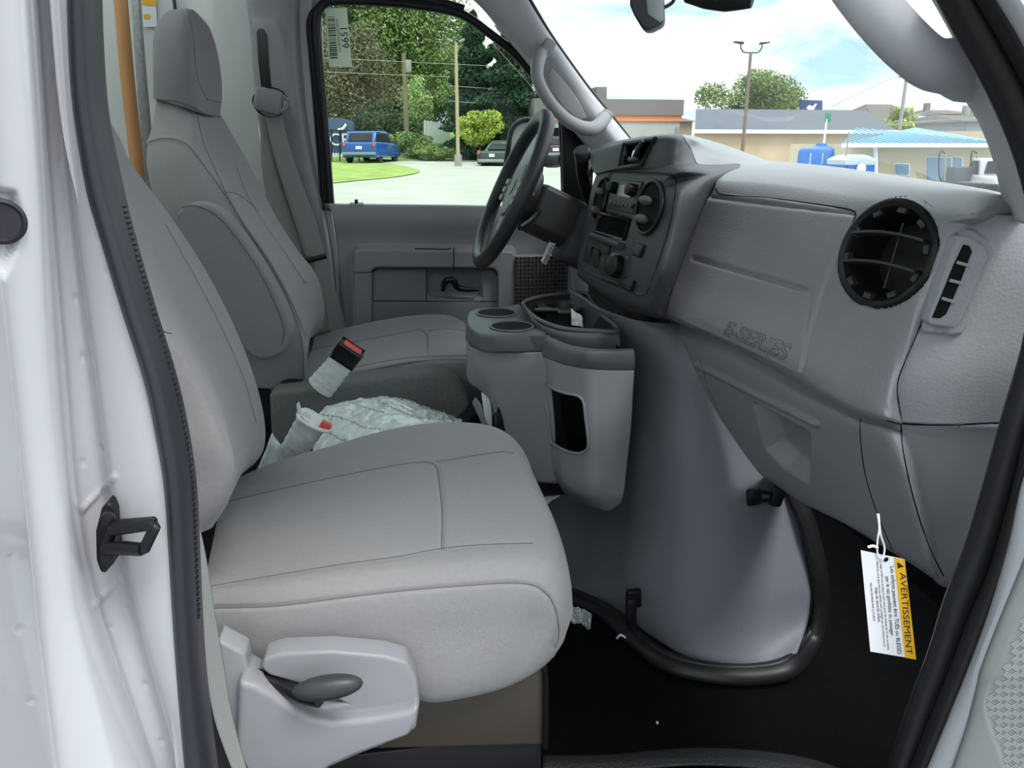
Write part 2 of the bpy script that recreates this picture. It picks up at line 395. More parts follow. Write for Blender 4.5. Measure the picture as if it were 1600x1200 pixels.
# door card
dc = surf('door_card', [
  [(505, 318, 2.46), (600, 319, 2.46), (700, 320, 2.46), (800, 322, 2.46), (960, 326, 2.46)],
  [(514, 320, 2.41), (600, 321, 2.41), (700, 322, 2.41), (800, 324, 2.41), (960, 328, 2.41)],
  [(520, 340, 2.39), (600, 341, 2.39), (700, 342, 2.39), (800, 344, 2.39), (960, 348, 2.39)],
  [(526, 376, 2.40), (600, 376, 2.40), (700, 377, 2.40), (800, 379, 2.40), (960, 383, 2.40)],
  [(530, 420, 2.40), (600, 420, 2.40), (700, 420, 2.40), (800, 420, 2.40), (960, 420, 2.40)],
  [(540, 500, 2.40), (600, 500, 2.40), (700, 500, 2.40), (800, 500, 2.40), (960, 500, 2.40)],
  [(560, 640, 2.40), (620, 640, 2.40), (700, 640, 2.40), (800, 640, 2.40), (960, 640, 2.40)]], GREYS, door, nu=200, sub=22, thick=.02)
arm_poly = [(552, 392), (558, 385), (640, 385), (720, 387), (798, 388), (804, 396), (806, 520), (806, 640), (556, 640), (554, 500)]
dent(dc, arm_poly, -.045, 7)
dent(dc, [(582, 424), (588, 420), (770, 421), (776, 427), (777, 640), (583, 640)], .03, 6)
dent(dc, [(668, 430), (676, 425), (750, 427), (752, 464), (740, 468), (676, 466), (668, 458)], .02, 6)
tr = tree_of([dc])
for q in ([(552, 426), (582, 425)], [(709, 387), (709, 420)], [(666, 422), (666, 470)], [(582, 470), (776, 471)], [(582, 424), (588, 420), (770, 421), (777, 428), (777, 520)], [(582, 424), (582, 520)]):
    seam('panel_joint', tr, q, VOID, dc, r=.0022, n=30)
seam('panel_joint', tr, [(648, 389), (700, 390), (704, 388)], BLACK, dc, r=.005, n=12)
h, n_ = hit(tr, 700, 447)
tube('door_handle', pts([(692, 455, h.y-.03), (696, 440, h.y-.03), (708, 438, h.y-.035), (716, 450, h.y-.03), (748, 453, h.y-.03)]), [.006, .011, .010, .008, .005], BLACK, dc, n=20, ns=8)
lk = P(557, 319, 2.42)
prism('lock_plate', pts([(546, 319), (548, 323), (566, 323), (568, 319)], 2.405), (0, .03, .004), LIGHTBTN, door, bevel=.002)
cyl('lock_knob', lk-Vector((0, 0, .01)), lk+Vector((0, 0, .014)), .006, .005, BLACK, door, 10)
gr_ = prism('speaker_grille', pts([(806, 400), (890, 398), (900, 470), (900, 540), (808, 540)], 2.345), (0, .04, 0), GREYS, door, bevel=.004)
bm = bmesh.new(); a0 = P(808, 404, 2.343); 
for i in range(14):
    for j in range(17):
        c = a0+Vector((i*.012, 0, -j*.012))
        for k in range(3):
            if (i+j) % 2: box_bm(bm, c+Vector(((k-1)*.0032, 0, 0)), (.0016, .002, .0095))
            else: box_bm(bm, c+Vector((0, 0, (k-1)*.0032)), (.0095, .002, .0016))
frombm('grille_slots', bm, VOID, gr_, False)
# sticker on the glass, seen from behind, so its number reads mirrored
STK = M_('sticker_paper', (226, 232, 222), .6)
_t = STK.node_tree; _bb = _t.nodes['Principled BSDF']; _tr = N(_t, 'ShaderNodeBsdfTranslucent'); _tr.inputs[0].default_value = lin((226, 232, 222)); _mx = N(_t, 'ShaderNodeMixShader'); _mx.inputs[0].default_value = .6
_t.links.new(_bb.outputs[0], _mx.inputs[1]); _t.links.new(_tr.outputs[0], _mx.inputs[2]); _t.links.new(_mx.outputs[0], _t.nodes['Material Output'].inputs[0])
st = thing('window_sticker', P(530, 104, 2.455), 'white inventory sticker with barcode and mirrored number on the driver window', 'sticker')
prism('label_sheet', pts([(508, 13), (542, 12), (550, 105), (514, 104)], 2.464), (0, .001, 0), STK, st, bevel=0)
bm = bmesh.new(); random.seed(3)
y = 26.0
while y < 92:
    w = random.choice([.8, .8, 1.4, 2]); a = pts([(511+(y-25)*.07, y), (523+(y-25)*.07, y-.3), (523+(y-25)*.07, y+w-.3), (511+(y-25)*.07, y+w)], 2.463)
    bm.faces.new([bm.verts.new(p) for p in a]); y += w+random.choice([.8, 1.2, 1.7])
frombm('barcode', bm, INK, st, False)
text('number', '6651', P(539, 58, 2.462), P(541, 68, 2.462)-P(539, 48, 2.462), P(500, 58, 2.46)-P(540, 58, 2.46), .030, INK, st, mirror=True, align='CENTER')
text('small_print', '1FDXE4FN2NDC00665', P(529, 56, 2.462), P(531, 68, 2.462)-P(529, 48, 2.462), P(500, 58, 2.46)-P(540, 58, 2.46), .009, INK, st, mirror=True, align='CENTER')
# driver-side door mirror outside
mr = thing('door_mirror', P(850, 290, 2.6), 'driver side door mirror outside with white housing and black rim', 'mirror')
mq = [(792, 275), (795, 225), (800, 202), (812, 190), (830, 187), (842, 195), (846, 240), (842, 275), (820, 290)]
prism('mirror_housing', pts(mq, 2.78), (0.03, .12, 0), WHITE, mr, bevel=.02, smooth_n=30)
tube('mirror_rim', pts(mq, 2.775), .009, BLACK, mr, n=50, closed=True, ns=8)
tube('mirror_arm', pts([(838, 245, 2.76), (858, 252, 2.68), (880, 250, 2.55)]), [.02, .022, .02], BLACK, mr, n=10)
# ------------------------------------------------------------------ driver A pillar trim and grab handle
ap = surf('trim_3', [
  [(690, -40, 2.50), (750, 10, 2.47), (790, 60, 2.46), (828, 105, 2.45), (856, 145, 2.44), (880, 185, 2.44), (925, 240, 2.44)],
  [(700, -40, 2.42), (758, 14, 2.40), (798, 60, 2.39), (836, 105, 2.38), (864, 145, 2.37), (890, 185, 2.36), (935, 238, 2.34)],
  [(770, -40, 2.38), (805, 15, 2.36), (840, 62, 2.34), (872, 105, 2.33), (902, 145, 2.32), (930, 182, 2.30), (965, 225, 2.28)],
  [(800, -40, 2.38), (828, 10, 2.36), (853, 52, 2.34), (890, 105, 2.33), (920, 145, 2.32), (948, 180, 2.31), (985, 224, 2.30)],
  [(803, -40, 2.42), (832, 10, 2.41), (857, 50, 2.40), (893, 102, 2.39), (923, 143, 2.38), (952, 178, 2.37), (988, 222, 2.36)]], PILL, nu=60, sub=8, thick=.006); tag(ap, kind='structure')
tube('edge_gasket', pts([(803, -40), (832, 8), (857, 50), (893, 102), (923, 143), (952, 178), (986, 221)], 2.40), .007, BLACK, ap, n=50, ns=8)
gh = thing('grab_handle', P(890, 180, 2.33), 'pale grey grab handle on the driver side windshield pillar', 'handle')
tube('grip', pts([(853, 75, 2.33), (842, 92, 2.29), (840, 122, 2.26), (856, 155, 2.24), (882, 184, 2.23), (905, 198, 2.23), (925, 201, 2.24), (938, 192, 2.27), (944, 184, 2.30)]), [.018, .02, .018, .017, .017, .018, .02, .02, .02], GREYL, gh, n=50, ns=14)
for c in ((854, 76), (943, 186)):
    e = P(c[0], c[1], 2.32); box('mount_cap', off(e, 0, -.012, 0), (.034, .03, .05), GREYL, gh, rot=Matrix.Rotation(math.radians(30), 3, 'Y'), bevel=.008)
prism('inner_face', pts([(862, 106), (874, 118), (900, 150), (918, 184), (905, 188), (880, 168), (862, 140), (856, 118)], 2.30), (0, .006, 0), GREYS, gh, bevel=.002)
# ------------------------------------------------------------------ windshield
wsd = surf('window_1', [
  [(835, 0, 2.39), (880, 80, 2.40), (930, 150, 2.40), (990, 226, 2.38)],
  [(1010, -10, 1.75), (1080, 80, 1.85), (1140, 160, 1.95), (1220, 262, 1.95)],
  [(1250, -10, 1.15), (1320, 80, 1.2), (1370, 170, 1.25), (1420, 285, 1.3)],
  [(1460, -10, .72), (1500, 80, .73), (1540, 180, .74), (1575, 310, .76)]], GLW, nu=12, sub=6); tag(wsd, kind='structure')
# ------------------------------------------------------------------ passenger A pillar + grab handle
pa = surf('trim_4', [
  [(1437, -30, .74), (1470, 25, .74), (1496, 80, .74), (1500, 140, .74), (1528, 190, .74), (1548, 240, .74), (1563, 300, .74), (1570, 350, .74)],
  [(1440, -30, .67), (1474, 25, .67), (1500, 80, .67), (1504, 140, .67), (1532, 190, .67), (1552, 240, .67), (1567, 300, .67), (1574, 350, .67)],
  [(1460, -30, .60), (1490, 25, .60), (1518, 80, .60), (1535, 140, .60), (1560, 190, .60), (1580, 240, .60), (1596, 300, .60), (1600, 350, .60)],
  [(1490, -30, .52), (1520, 25, .52), (1560, 90, .52), (1590, 150, .52), (1620, 210, .52), (1650, 270, .52), (1680, 350, .52), (1690, 400, .52)]], PILL, nu=60, sub=8, thick=.006); tag(pa, kind='structure')
ph = thing('grab_handle', P(1500, 110, .62), 'large grey grab handle on the passenger windshield pillar, nearest the camera', 'handle')
tube('grip', pts([(1515, 104, .66), (1490, 104, .63), (1452, 98, .60), (1415, 68, .59), (1378, 28, .59), (1340, -20, .60), (1300, -80, .62)]), [.030, .0235, .0205, .0185, .0185, .0185, .0185], PILL, ph, n=40, ns=20)
# ================================================================== PASSENGER DOOR OPENING (nearest the camera)
wj = surf('wall_door_jamb', [ext(r_) for r_ in [
  [(-90, -40, .25), (-80, 300, .25), (-70, 600, .25), (-50, 900, .25), (-30, 1240, .25)],
  [(-30, -40, .30), (-10, 300, .30), (18, 600, .30), (45, 850, .30), (60, 1000, .30), (92, 1240, .30)],
  [(-24, -40, .315), (-4, 300, .315), (24, 600, .315), (51, 850, .315), (66, 1000, .315), (98, 1240, .315)],
  [(36, -40, .33), (60, 300, .33), (80, 600, .33), (105, 820, .33), (122, 960, .33), (190, 1240, .33)],
  [(54, -40, .36), (78, 300, .36), (103, 600, .36), (122, 800, .36), (150, 940, .36), (250, 1240, .36)],
  [(60, -40, .385), (84, 300, .385), (110, 600, .385), (128, 790, .385), (156, 930, .385), (256, 1240, .385)],
  [(80, -40, .39), (106, 300, .39), (140, 600, .39), (166, 790, .39), (196, 930, .39), (280, 1240, .39)],
  [(90, -40, .375), (116, 300, .375), (155, 570, .375), (180, 750, .375), (214, 930, .375), (292, 1240, .375)],
  [(104, -40, .37), (124, 200, .37), (155, 350, .37), (225, 590, .37), (262, 780, .37), (276, 1000, .37), (300, 1240, .37)],
  [(140, -40, .40), (160, 200, .40), (190, 350, .40), (255, 590, .40), (292, 780, .40), (300, 1000, .40), (320, 1240, .40)]]], WHITE, nu=330, sub=20, thick=.008)
tag(wj, kind='structure')
for a, b, d in (((128, 796), (180, 744), -.0018), ((148, 944), (188, 904), -.0018)): dent(wj, [a, b], d, 6, line=True)
dm = [(85, 127), (93, 255), (118, 467), (129, 557), (158, 700), (130, 722), (174, 982), (198, 952), (227, 1070), (253, 1158), (166, 425), (152, 372), (20, 868), (30, 983), (48, 1095)]
for x, y in dm: dent(wj, [(x-1, y), (x+1, y)], .0012, 6, line=True)
dent(wj, [(-40, 290), (25, 300), (37, 345), (25, 385), (8, 430), (-40, 440)], .004, 6)
tr = tree_of([wj])
h, n_ = hit(tr, 1, 345); n_ = Vector((.45, -.89, 0)).normalized(); h = h+n_*.003
pl = disc_ring('rubber_plug', h, n_, [(.0085, -.006), (.0085, .001), (.0072, .002), (.0064, .001), (.0001, .001)], RUB); tag(pl, 'round dark grey rubber plug pressed into the white door pillar', 'plug')
# striker
sk = thing('door_striker', hit(tr, 170, 840)[0], 'black steel door striker loop bolted to the white pillar', 'door latch')
SY = .362
prism('striker_plate', pts([(153, 815), (158, 795), (166, 786), (173, 788), (179, 800), (181, 860), (178, 880), (163, 897), (156, 893), (150, 875), (149, 830)], SY+.006), (0, .02, 0), BLACK, sk, bevel=.0012)
tube('striker_loop', pts([(166, 862, SY), (178, 827, SY), (182, 820, SY-.004), (240, 816, SY-.012), (242, 823, SY-.014), (226, 857, SY-.012), (220, 860, SY-.010), (168, 858, SY)]), .0028, BLACK, sk, ns=8, closed=True)
tube('striker_bar', pts([(176, 828, SY-.003), (236, 819, SY-.014), (240, 820, SY-.014)]), .0032, BLACK, sk, ns=8)
tube('striker_bar', pts([(168, 857, SY-.003), (195, 855, SY-.008), (222, 858, SY-.012)]), .0032, BLACK, sk, ns=8)
disc_ring('bolt', P(169, 808, SY), Vector((.2, -1, 0)), [(.0032, 0), (.0032, .003), (.0001, .0035)], BLACK, sk, ns=12)
disc_ring('bolt', P(169, 872, SY), Vector((.2, -1, 0)), [(.0032, 0), (.0032, .003), (.0001, .0035)], BLACK, sk, ns=12)
# weatherstrip down the rear edge of the opening
sl_ = [(103, -40), (108, 100), (115, 180), (135, 300), (152, 360), (188, 480), (225, 595), (243, 680), (256, 760), (263, 860), (267, 930), (273, 1020), (280, 1110), (292, 1240)]
sr_ = [(153, -40), (157, 80), (165, 180), (187, 290), (204, 360), (238, 480), (272, 592), (291, 680), (302, 760), (307, 860), (310, 930), (315, 1020), (324, 1110), (340, 1240)]
sr0 = sr_; sl_ = ext(sl_); sr_ = ext(sr_)
ws = surf('trim_5', [pts(sl_, .385), pts(sl_, .368), pts([(a*.82+b*.18, c*.82+d*.18) for (a, c), (b, d) in zip(sl_, sr_)], .36), pts([(a*.5+b*.5, c*.5+d*.5) for (a, c), (b, d) in zip(sl_, sr_)], .362),
    pts([(a*.15+b*.85, c*.15+d*.85) for (a, c), (b, d) in zip(sl_, sr_)], .372), pts(sr_, .385), pts([(a+6, b) for a, b in sr_], .42)], RUB, nu=110, sub=5, thick=.004); tag(ws, kind='structure')
bm = bmesh.new(); q = crom([Vector((a, b, 0)) for a, b in sr0], 150)
for i in range(42, 118):
    c = P(q[i].x-1, q[i].y, .379); box_bm(bm, c, (.0016, .003, .0009), rot=Matrix.Rotation(math.radians(12), 3, 'Y'))
frombm('ribbed_lip', bm, RUBB, ws, False)
# black scuff trim behind the strip, low
kp = prism('trim_6', pts([(308, 1000), (322, 1040), (340, 1120), (352, 1165), (385, 1240), (300, 1240)], .47), (0, .02, 0), RUBB, bevel=.002); tag(kp, kind='structure')
# passenger belt webbing
pb = surf('seat_belt', [
  [(296, 800), (303, 860), (309, 960), (320, 1040), (334, 1120), (352, 1175), (378, 1240)],
  [(310, 822), (320, 868), (334, 955), (347, 1030), (358, 1100), (372, 1160), (396, 1240)]], BELTL, nu=50, sub=6, thick=.0025, dv=.458)
tag(pb, 'pale woven seat belt webbing running up beside the passenger door pillar', 'seat belt')
# front edge of the opening: two-lobed black seal, white flange and open door card
def strip(name, L, R, y0, y1, mat, **k):
    L = ext(L); R = ext(R)
    return surf(name, [pts(L, y0+.02), pts(L, y0), pts([((a+c)/2, (b+d)/2) for (a, b), (c, d) in zip(L, R)], (y0+y1)/2-.004), pts(R, y1), pts(R, y1+.02)], mat, nu=70, sub=5, thick=.004, **k)
sealL = [(1445, -40), (1500, 68), (1540, 140), (1574, 215), (1596, 280), (1610, 350), (1612, 430), (1600, 530), (1566, 650), (1532, 775), (1506, 860), (1478, 930), (1450, 1020), (1420, 1100), (1375, 1240)]
sealM = [(1502, -40), (1560, 60), (1598, 130), (1632, 210), (1650, 280), (1662, 350), (1662, 450), (1645, 550), (1610, 650), (1574, 790), (1545, 890), (1512, 970), (1482, 1050), (1450, 1130), (1408, 1240)]
sealR = [(1535, -40), (1592, 55), (1630, 130), (1665, 210), (1690, 280), (1700, 350), (1700, 450), (1690, 550), (1650, 640), (1604, 740), (1578, 850), (1545, 960), (1512, 1050), (1480, 1130), (1436, 1240)]
s1 = strip('trim_7', sealL, sealM, .47, .455, RUBB); s2 = strip('trim_8', sealM, sealR, .45, .435, RUBB)
tag(s1, kind='structure'); tag(s2, kind='structure')
whL = [(a-1, b) for a, b in sealR]; whR = [(1560, -60), (1622, 40), (1680, 130), (1720, 210), (1760, 280), (1770, 350), (1770, 450), (1740, 560), (1700, 660), (1650, 760), (1598, 880), (1558, 980), (1530, 1055), (1512, 1130), (1474, 1240)]
wfr = strip('wall_door_flange', whL, whR, .43, .41, WHITE); tag(wfr, kind='structure')
d2 = thing('door_2', P(1590, 1100, .36), 'open passenger door beside the camera, grey card with woven texture', 'door', kind='structure')
dl = [(1700, 600), (1640, 770), (1596, 888), (1560, 975), (1532, 1050), (1528, 1070), (1510, 1140), (1476, 1240)]
dl = ext(dl, 480)
pc = surf('door_card', [pts(dl, .40), pts([(a+4, b) for a, b in dl], .385), pts([(a+80, b+10) for a, b in dl], .37), pts([(a+260, b+20) for a, b in dl], .34)], M_('door_card_grey', (122, 124, 124), .5, .1, 500), d2, nu=260, sub=70, thick=.01)
wv = [(1640, 900), (1600, 955), (1562, 1045), (1545, 1075), (1540, 1110), (1560, 1170), (1590, 1240), (1700, 1240), (1700, 900)]
wv = [(v.x, v.y) for v in crom([Vector((a, b, 0)) for a, b in wv], 60, True)]
dent(pc, wv, .0012, 8)
tr = tree_of([pc]); bm = bmesh.new()
for i in range(-2, 14):
    for j in range(0, 26):
        x = 1548+i*13; y = 958+j*12
        if not inpoly(x-6, y, wv) : continue
        h, nn = hit(tr, x, y)
        if h is None: continue
        s, u, n2 = basis(nn); a = math.radians(50 if (i+j) % 2 else -28)
        for k in (-1, 0, 1):
            dd = s*math.cos(a)+u*math.sin(a); ee = -s*math.sin(a)+u*math.cos(a)
            c = h+ee*k*.00125; w_ = ee*.00042; l_ = dd*.0024
            bm.faces.new([bm.verts.new(p) for p in (c-l_-w_+n2*.0006, c+l_-w_+n2*.0006, c+l_+w_+n2*.0006, c-l_+w_+n2*.0006)])
frombm('woven_texture', bm, M_('woven_ridge_grey', (152, 154, 154), .5), pc, False)

# ================================================================== CARGO BITS BEHIND DRIVER
wp = tube('wooden_rail', pts([(186, -30, 2.2), (198, 110, 2.2), (210, 220, 2.2), (222, 330, 2.2), (235, 450, 2.2)]), .0165, WOOD, n=20, ns=14); tag(wp, 'upright varnished wooden rail behind the seats', 'rail')
ms = prism('metal_upright', pts([(202, -30), (213, 130), (224, 260), (232, 340), (244, 340), (236, 250), (226, 130), (215, -30)], 2.32), (0, .02, 0), GALV, bevel=.002); tag(ms, 'galvanised metal upright beside the wooden rail behind the driver seat', 'post')
jt = tube('panel_strip', pts([(214, -30), (225, 110), (233, 200), (240, 300)], 2.47), .006, DARKS, n=12, ns=6); tag(jt, 'thin dark joint strip on the white cargo wall', 'strip')
js = tube('panel_strip', pts([(270, -20), (274, 20), (280, 120), (290, 260)], 2.50), .005, DARKS, n=12, ns=6); tag(js, 'thin dark cable line on the white wall above the driver headrest', 'strip')
wst = thing('warning_label', P(235, 20, 2.5), 'yellow topped warning label on the white wall behind the driver headrest', 'sticker')
prism('label_sheet', pts([(221, -10), (243, -10), (245, 42), (224, 42)], 2.512), (0, .002, 0), PAPER, wst, bevel=0)
prism('yellow_band', pts([(221, -10), (243, -10), (244, 9), (222, 7)], 2.510), (0, .001, 0), YELL, wst, bevel=0)
prism('yellow_band', pts([(224, 22), (234, 22), (235, 29), (225, 29)], 2.510), (0, .001, 0), YELL, wst, bevel=0)

# ================================================================== DRIVER SEAT
ds = thing('driver_seat', (-.1, 1.98, FZ), 'far grey cloth bucket seat behind the steering wheel', 'seat')
hr = surf('headrest', [
  [(246, 152, 2.12), (243, 100, 2.12), (246, 55, 2.12), (262, 25, 2.11), (280, 14, 2.10)],
  [(240, 155, 1.88), (240, 100, 1.86), (242, 50, 1.87), (258, 20, 1.90), (285, 13, 1.95)],
  [(256, 158, 1.85), (257, 100, 1.83), (262, 45, 1.84), (275, 20, 1.88), (292, 13, 1.93)],
  [(290, 168, 1.84), (288, 110, 1.82), (286, 55, 1.83), (287, 25, 1.87), (297, 14, 1.92)],
  [(312, 176, 1.86), (306, 120, 1.85), (302, 60, 1.86), (298, 28, 1.89), (303, 16, 1.94)],
  [(321, 178, 1.92), (316, 120, 1.92), (311, 62, 1.93), (306, 32, 1.95), (306, 19, 1.98)],
  [(332, 181, 2.02), (332, 125, 2.02), (325, 68, 2.02), (315, 35, 2.02), (307, 20, 2.02)],
  [(344, 182, 2.12), (347, 140, 2.12), (341, 88, 2.12), (328, 45, 2.10), (308, 20, 2.05)],
  [(330, 180, 2.18), (330, 140, 2.20), (322, 88, 2.20), (315, 50, 2.17), (298, 22, 2.08)],
  [(246, 152, 2.13), (243, 100, 2.13), (246, 55, 2.13), (262, 25, 2.12), (280, 14, 2.10)]], FABD, ds, nu=36, sub=6)
b5 = pts([(343, 180, 2.12), (370, 225, 2.16), (400, 280, 2.2), (430, 340, 2.22), (462, 390, 2.22), (492, 430, 2.22), (503, 478, 2.22), (499, 512, 2.22), (484, 524, 2.20)])
bk = surf('backrest', [
  [off(p, -.11, -.02, 0) for p in b5],
  pts([(246, 152, 1.92), (240, 190, 1.90), (233, 225, 1.86), (231, 255, 1.84), (240, 300, 1.82), (262, 380, 1.80), (300, 470, 1.79), (350, 560, 1.79), (395, 608, 1.80)]),
  pts([(248, 152, 1.89), (243, 190, 1.87), (236, 225, 1.82), (238, 255, 1.79), (250, 300, 1.77), (280, 380, 1.75), (320, 470, 1.74), (370, 560, 1.74), (402, 606, 1.75)]),
  pts([(275, 160, 1.86), (272, 200, 1.83), (270, 240, 1.78), (282, 280, 1.76), (300, 320, 1.745), (345, 400, 1.735), (385, 480, 1.73), (420, 560, 1.73), (428, 606, 1.74)]),
  pts([(300, 170, 1.87), (300, 205, 1.82), (305, 245, 1.775), (325, 290, 1.75), (350, 330, 1.74), (398, 405, 1.73), (440, 480, 1.725), (472, 545, 1.73), (473, 592, 1.74)]),
  pts([(308, 174, 1.91), (316, 210, 1.86), (328, 250, 1.81), (348, 290, 1.78), (372, 328, 1.77), (415, 398, 1.76), (455, 470, 1.76), (478, 535, 1.76), (476, 585, 1.76)]),
  pts([(316, 176, 1.97), (328, 215, 1.94), (344, 260, 1.90), (364, 300, 1.88), (392, 345, 1.87), (432, 400, 1.87), (466, 460, 1.87), (484, 515, 1.87), (482, 545, 1.87)]),
  pts([(328, 178, 2.03), (344, 215, 2.03), (366, 262, 2.02), (390, 308, 2.02), (415, 350, 2.02), (448, 395, 2.02), (478, 440, 2.02), (494, 495, 2.02), (484, 530, 2.02)]),
  b5,
  [off(p, -.11, .02, 0) for p in b5]], FAB, ds, nu=190, sub=16)
groove(bk, [[(233, 222), (250, 217), (275, 218), (295, 228), (312, 250), (350, 302), (390, 365), (430, 430), (455, 480), (473, 540), (474, 590)], [(308, 182), (318, 222), (335, 262), (352, 300), (380, 350), (415, 400), (450, 462), (476, 520)], [(370, 262), (384, 300), (410, 345), (445, 395), (475, 440)]], .005, 6)
tr = tree_of([hr, bk])
seam('seam', tr, [(292, 14), (301, 50), (305, 100), (311, 130), (322, 152), (323, 158)], SEAM, ds)
seam('seam', tr, [(323, 154), (335, 158), (346, 160)], SEAM, ds)
seam('seam', tr, [(244, 155), (275, 158), (300, 167), (318, 177), (343, 183)], SEAM, ds, r=.003)
seam('seam', tr, [(233, 222), (250, 217), (275, 218), (295, 228), (312, 250), (350, 302), (390, 365), (430, 430), (455, 480), (473, 540), (474, 590)], SEAM, ds, n=80)
seam('seam', tr, [(308, 182), (318, 222), (335, 262), (352, 300)], SEAM, ds)
seam('seam', tr, [(352, 300), (380, 350), (415, 400), (450, 462), (476, 520)], SEAM, ds)
seam('seam', tr, [(352, 300), (368, 302), (384, 312), (405, 330)], SEAM, ds)
seam('seam', tr, [(370, 262), (384, 300), (410, 345), (445, 395), (475, 440)], SEAM, ds)
# recliner side bottom / armrest
ar = prism('armrest', pts([(275, 345), (277, 330), (288, 320), (305, 317), (330, 323), (350, 337), (380, 375), (410, 420), (435, 465), (450, 500), (455, 522), (449, 543), (430, 558), (405, 562), (388, 553), (372, 530), (350, 492), (312, 425), (285, 375)], 1.655), (0, .075, 0), FABD, ds, bevel=.016, smooth_n=48, seg=4)
tr2 = tree_of([ar])
seam('seam', tr2, [(279, 345), (281, 328), (298, 321), (325, 328), (352, 350), (400, 415), (430, 475), (444, 515), (440, 540)], SEAM, ar, lift=.0005)
far = [(484, 531, 2.20), (540, 513, 2.20), (620, 497, 2.20), (680, 492, 2.20), (708, 496, 2.19), (726, 508, 2.16), (738, 530, 2.14), (742, 560, 2.12)]
dcu = surf('cushion', [
  [off(V(q), 0, .03, -.10) for q in far], pts(far),
  pts([(484, 540, 2.13), (560, 527, 2.12), (620, 515, 2.12), (660, 510, 2.12), (700, 510, 2.12), (732, 514, 2.10), (748, 535, 2.08), (752, 565, 2.08)]),
  pts([(482, 546, 2.08), (560, 533, 2.07), (620, 521, 2.07), (660, 516, 2.07), (700, 515, 2.07), (735, 520, 2.06), (750, 540, 2.04), (753, 570, 2.04)]),
  pts([(480, 565, 1.96), (560, 552, 1.95), (620, 540, 1.95), (660, 535, 1.95), (710, 532, 1.95), (745, 540, 1.94), (758, 560, 1.94), (760, 590, 1.94)]),
  pts([(472, 590, 1.82), (560, 567, 1.82), (620, 555, 1.82), (660, 549, 1.82), (710, 546, 1.82), (745, 550, 1.82), (760, 568, 1.82), (764, 600, 1.82)]),
  pts([(470, 597, 1.78), (560, 573, 1.76), (620, 562, 1.76), (670, 556, 1.76), (720, 554, 1.76), (748, 560, 1.76), (760, 580, 1.77), (764, 610, 1.78)]),
  pts([(468, 605, 1.76), (560, 582, 1.745), (620, 570, 1.74), (670, 564, 1.74), (720, 562, 1.74), (746, 570, 1.74), (756, 590, 1.75), (758, 615, 1.76)]),
  pts([(468, 640, 1.75), (560, 620, 1.74), (620, 608, 1.74), (670, 602, 1.74), (715, 600, 1.74), (738, 610, 1.74), (750, 625, 1.75), (752, 640, 1.76)]),
  pts([(468, 690, 1.78), (560, 680, 1.78), (620, 670, 1.78), (670, 665, 1.78), (700, 662, 1.78), (720, 660, 1.78), (735, 655, 1.78), (740, 650, 1.79)])], FAB, ds, nu=170, sub=18)
DQ = ([(484, 546), (560, 533), (640, 518), (658, 516), (667, 524), (669, 549)], [(668, 517), (700, 514), (733, 518)], [(475, 594), (560, 573), (640, 559), (735, 555)], [(474, 607), (550, 590), (600, 577), (670, 563), (733, 561)])
groove(dcu, DQ, .005, 5)
tr = tree_of([dcu])
for q in ([(484, 546), (560, 533), (640, 518), (658, 516), (667, 524), (669, 549)], [(668, 517), (700, 514), (733, 518)], [(475, 594), (560, 573), (640, 559), (735, 555)], [(474, 607), (550, 590), (600, 577), (670, 563), (733, 561)]):
    seam('seam', tr, q, SEAM, dcu, n=50)
# black recliner gap
tube('recliner_bracket', pts([(425, 612, 1.70), (450, 600, 1.70), (475, 598, 1.70)]), [.008, .012, .008], BLACK, ds, n=8)
box('seat_base', (0.0, 1.98, .93), (.42, .40, .34), BLACK, ds, bevel=.01)
box('gap_backing', (-.30, 2.0, 1.04), (.12, .42, .28), BLACK, ds, bevel=.01)  # black box added to block the bright gap between backrest and cushion
# felt-covered side box between the seats
fb = prism('carpeted_seat_riser', pts([(420, 614), (470, 609), (540, 599), (610, 589), (665, 584), (695, 586), (716, 597), (730, 615), (736, 635), (720, 652), (700, 672), (690, 900), (440, 900), (424, 690)], 1.63), (0, .09, 0), CARPET, bevel=.012, smooth_n=0)
tag(fb, 'dark felt covered box along the inner side of the driver seat', 'seat riser')
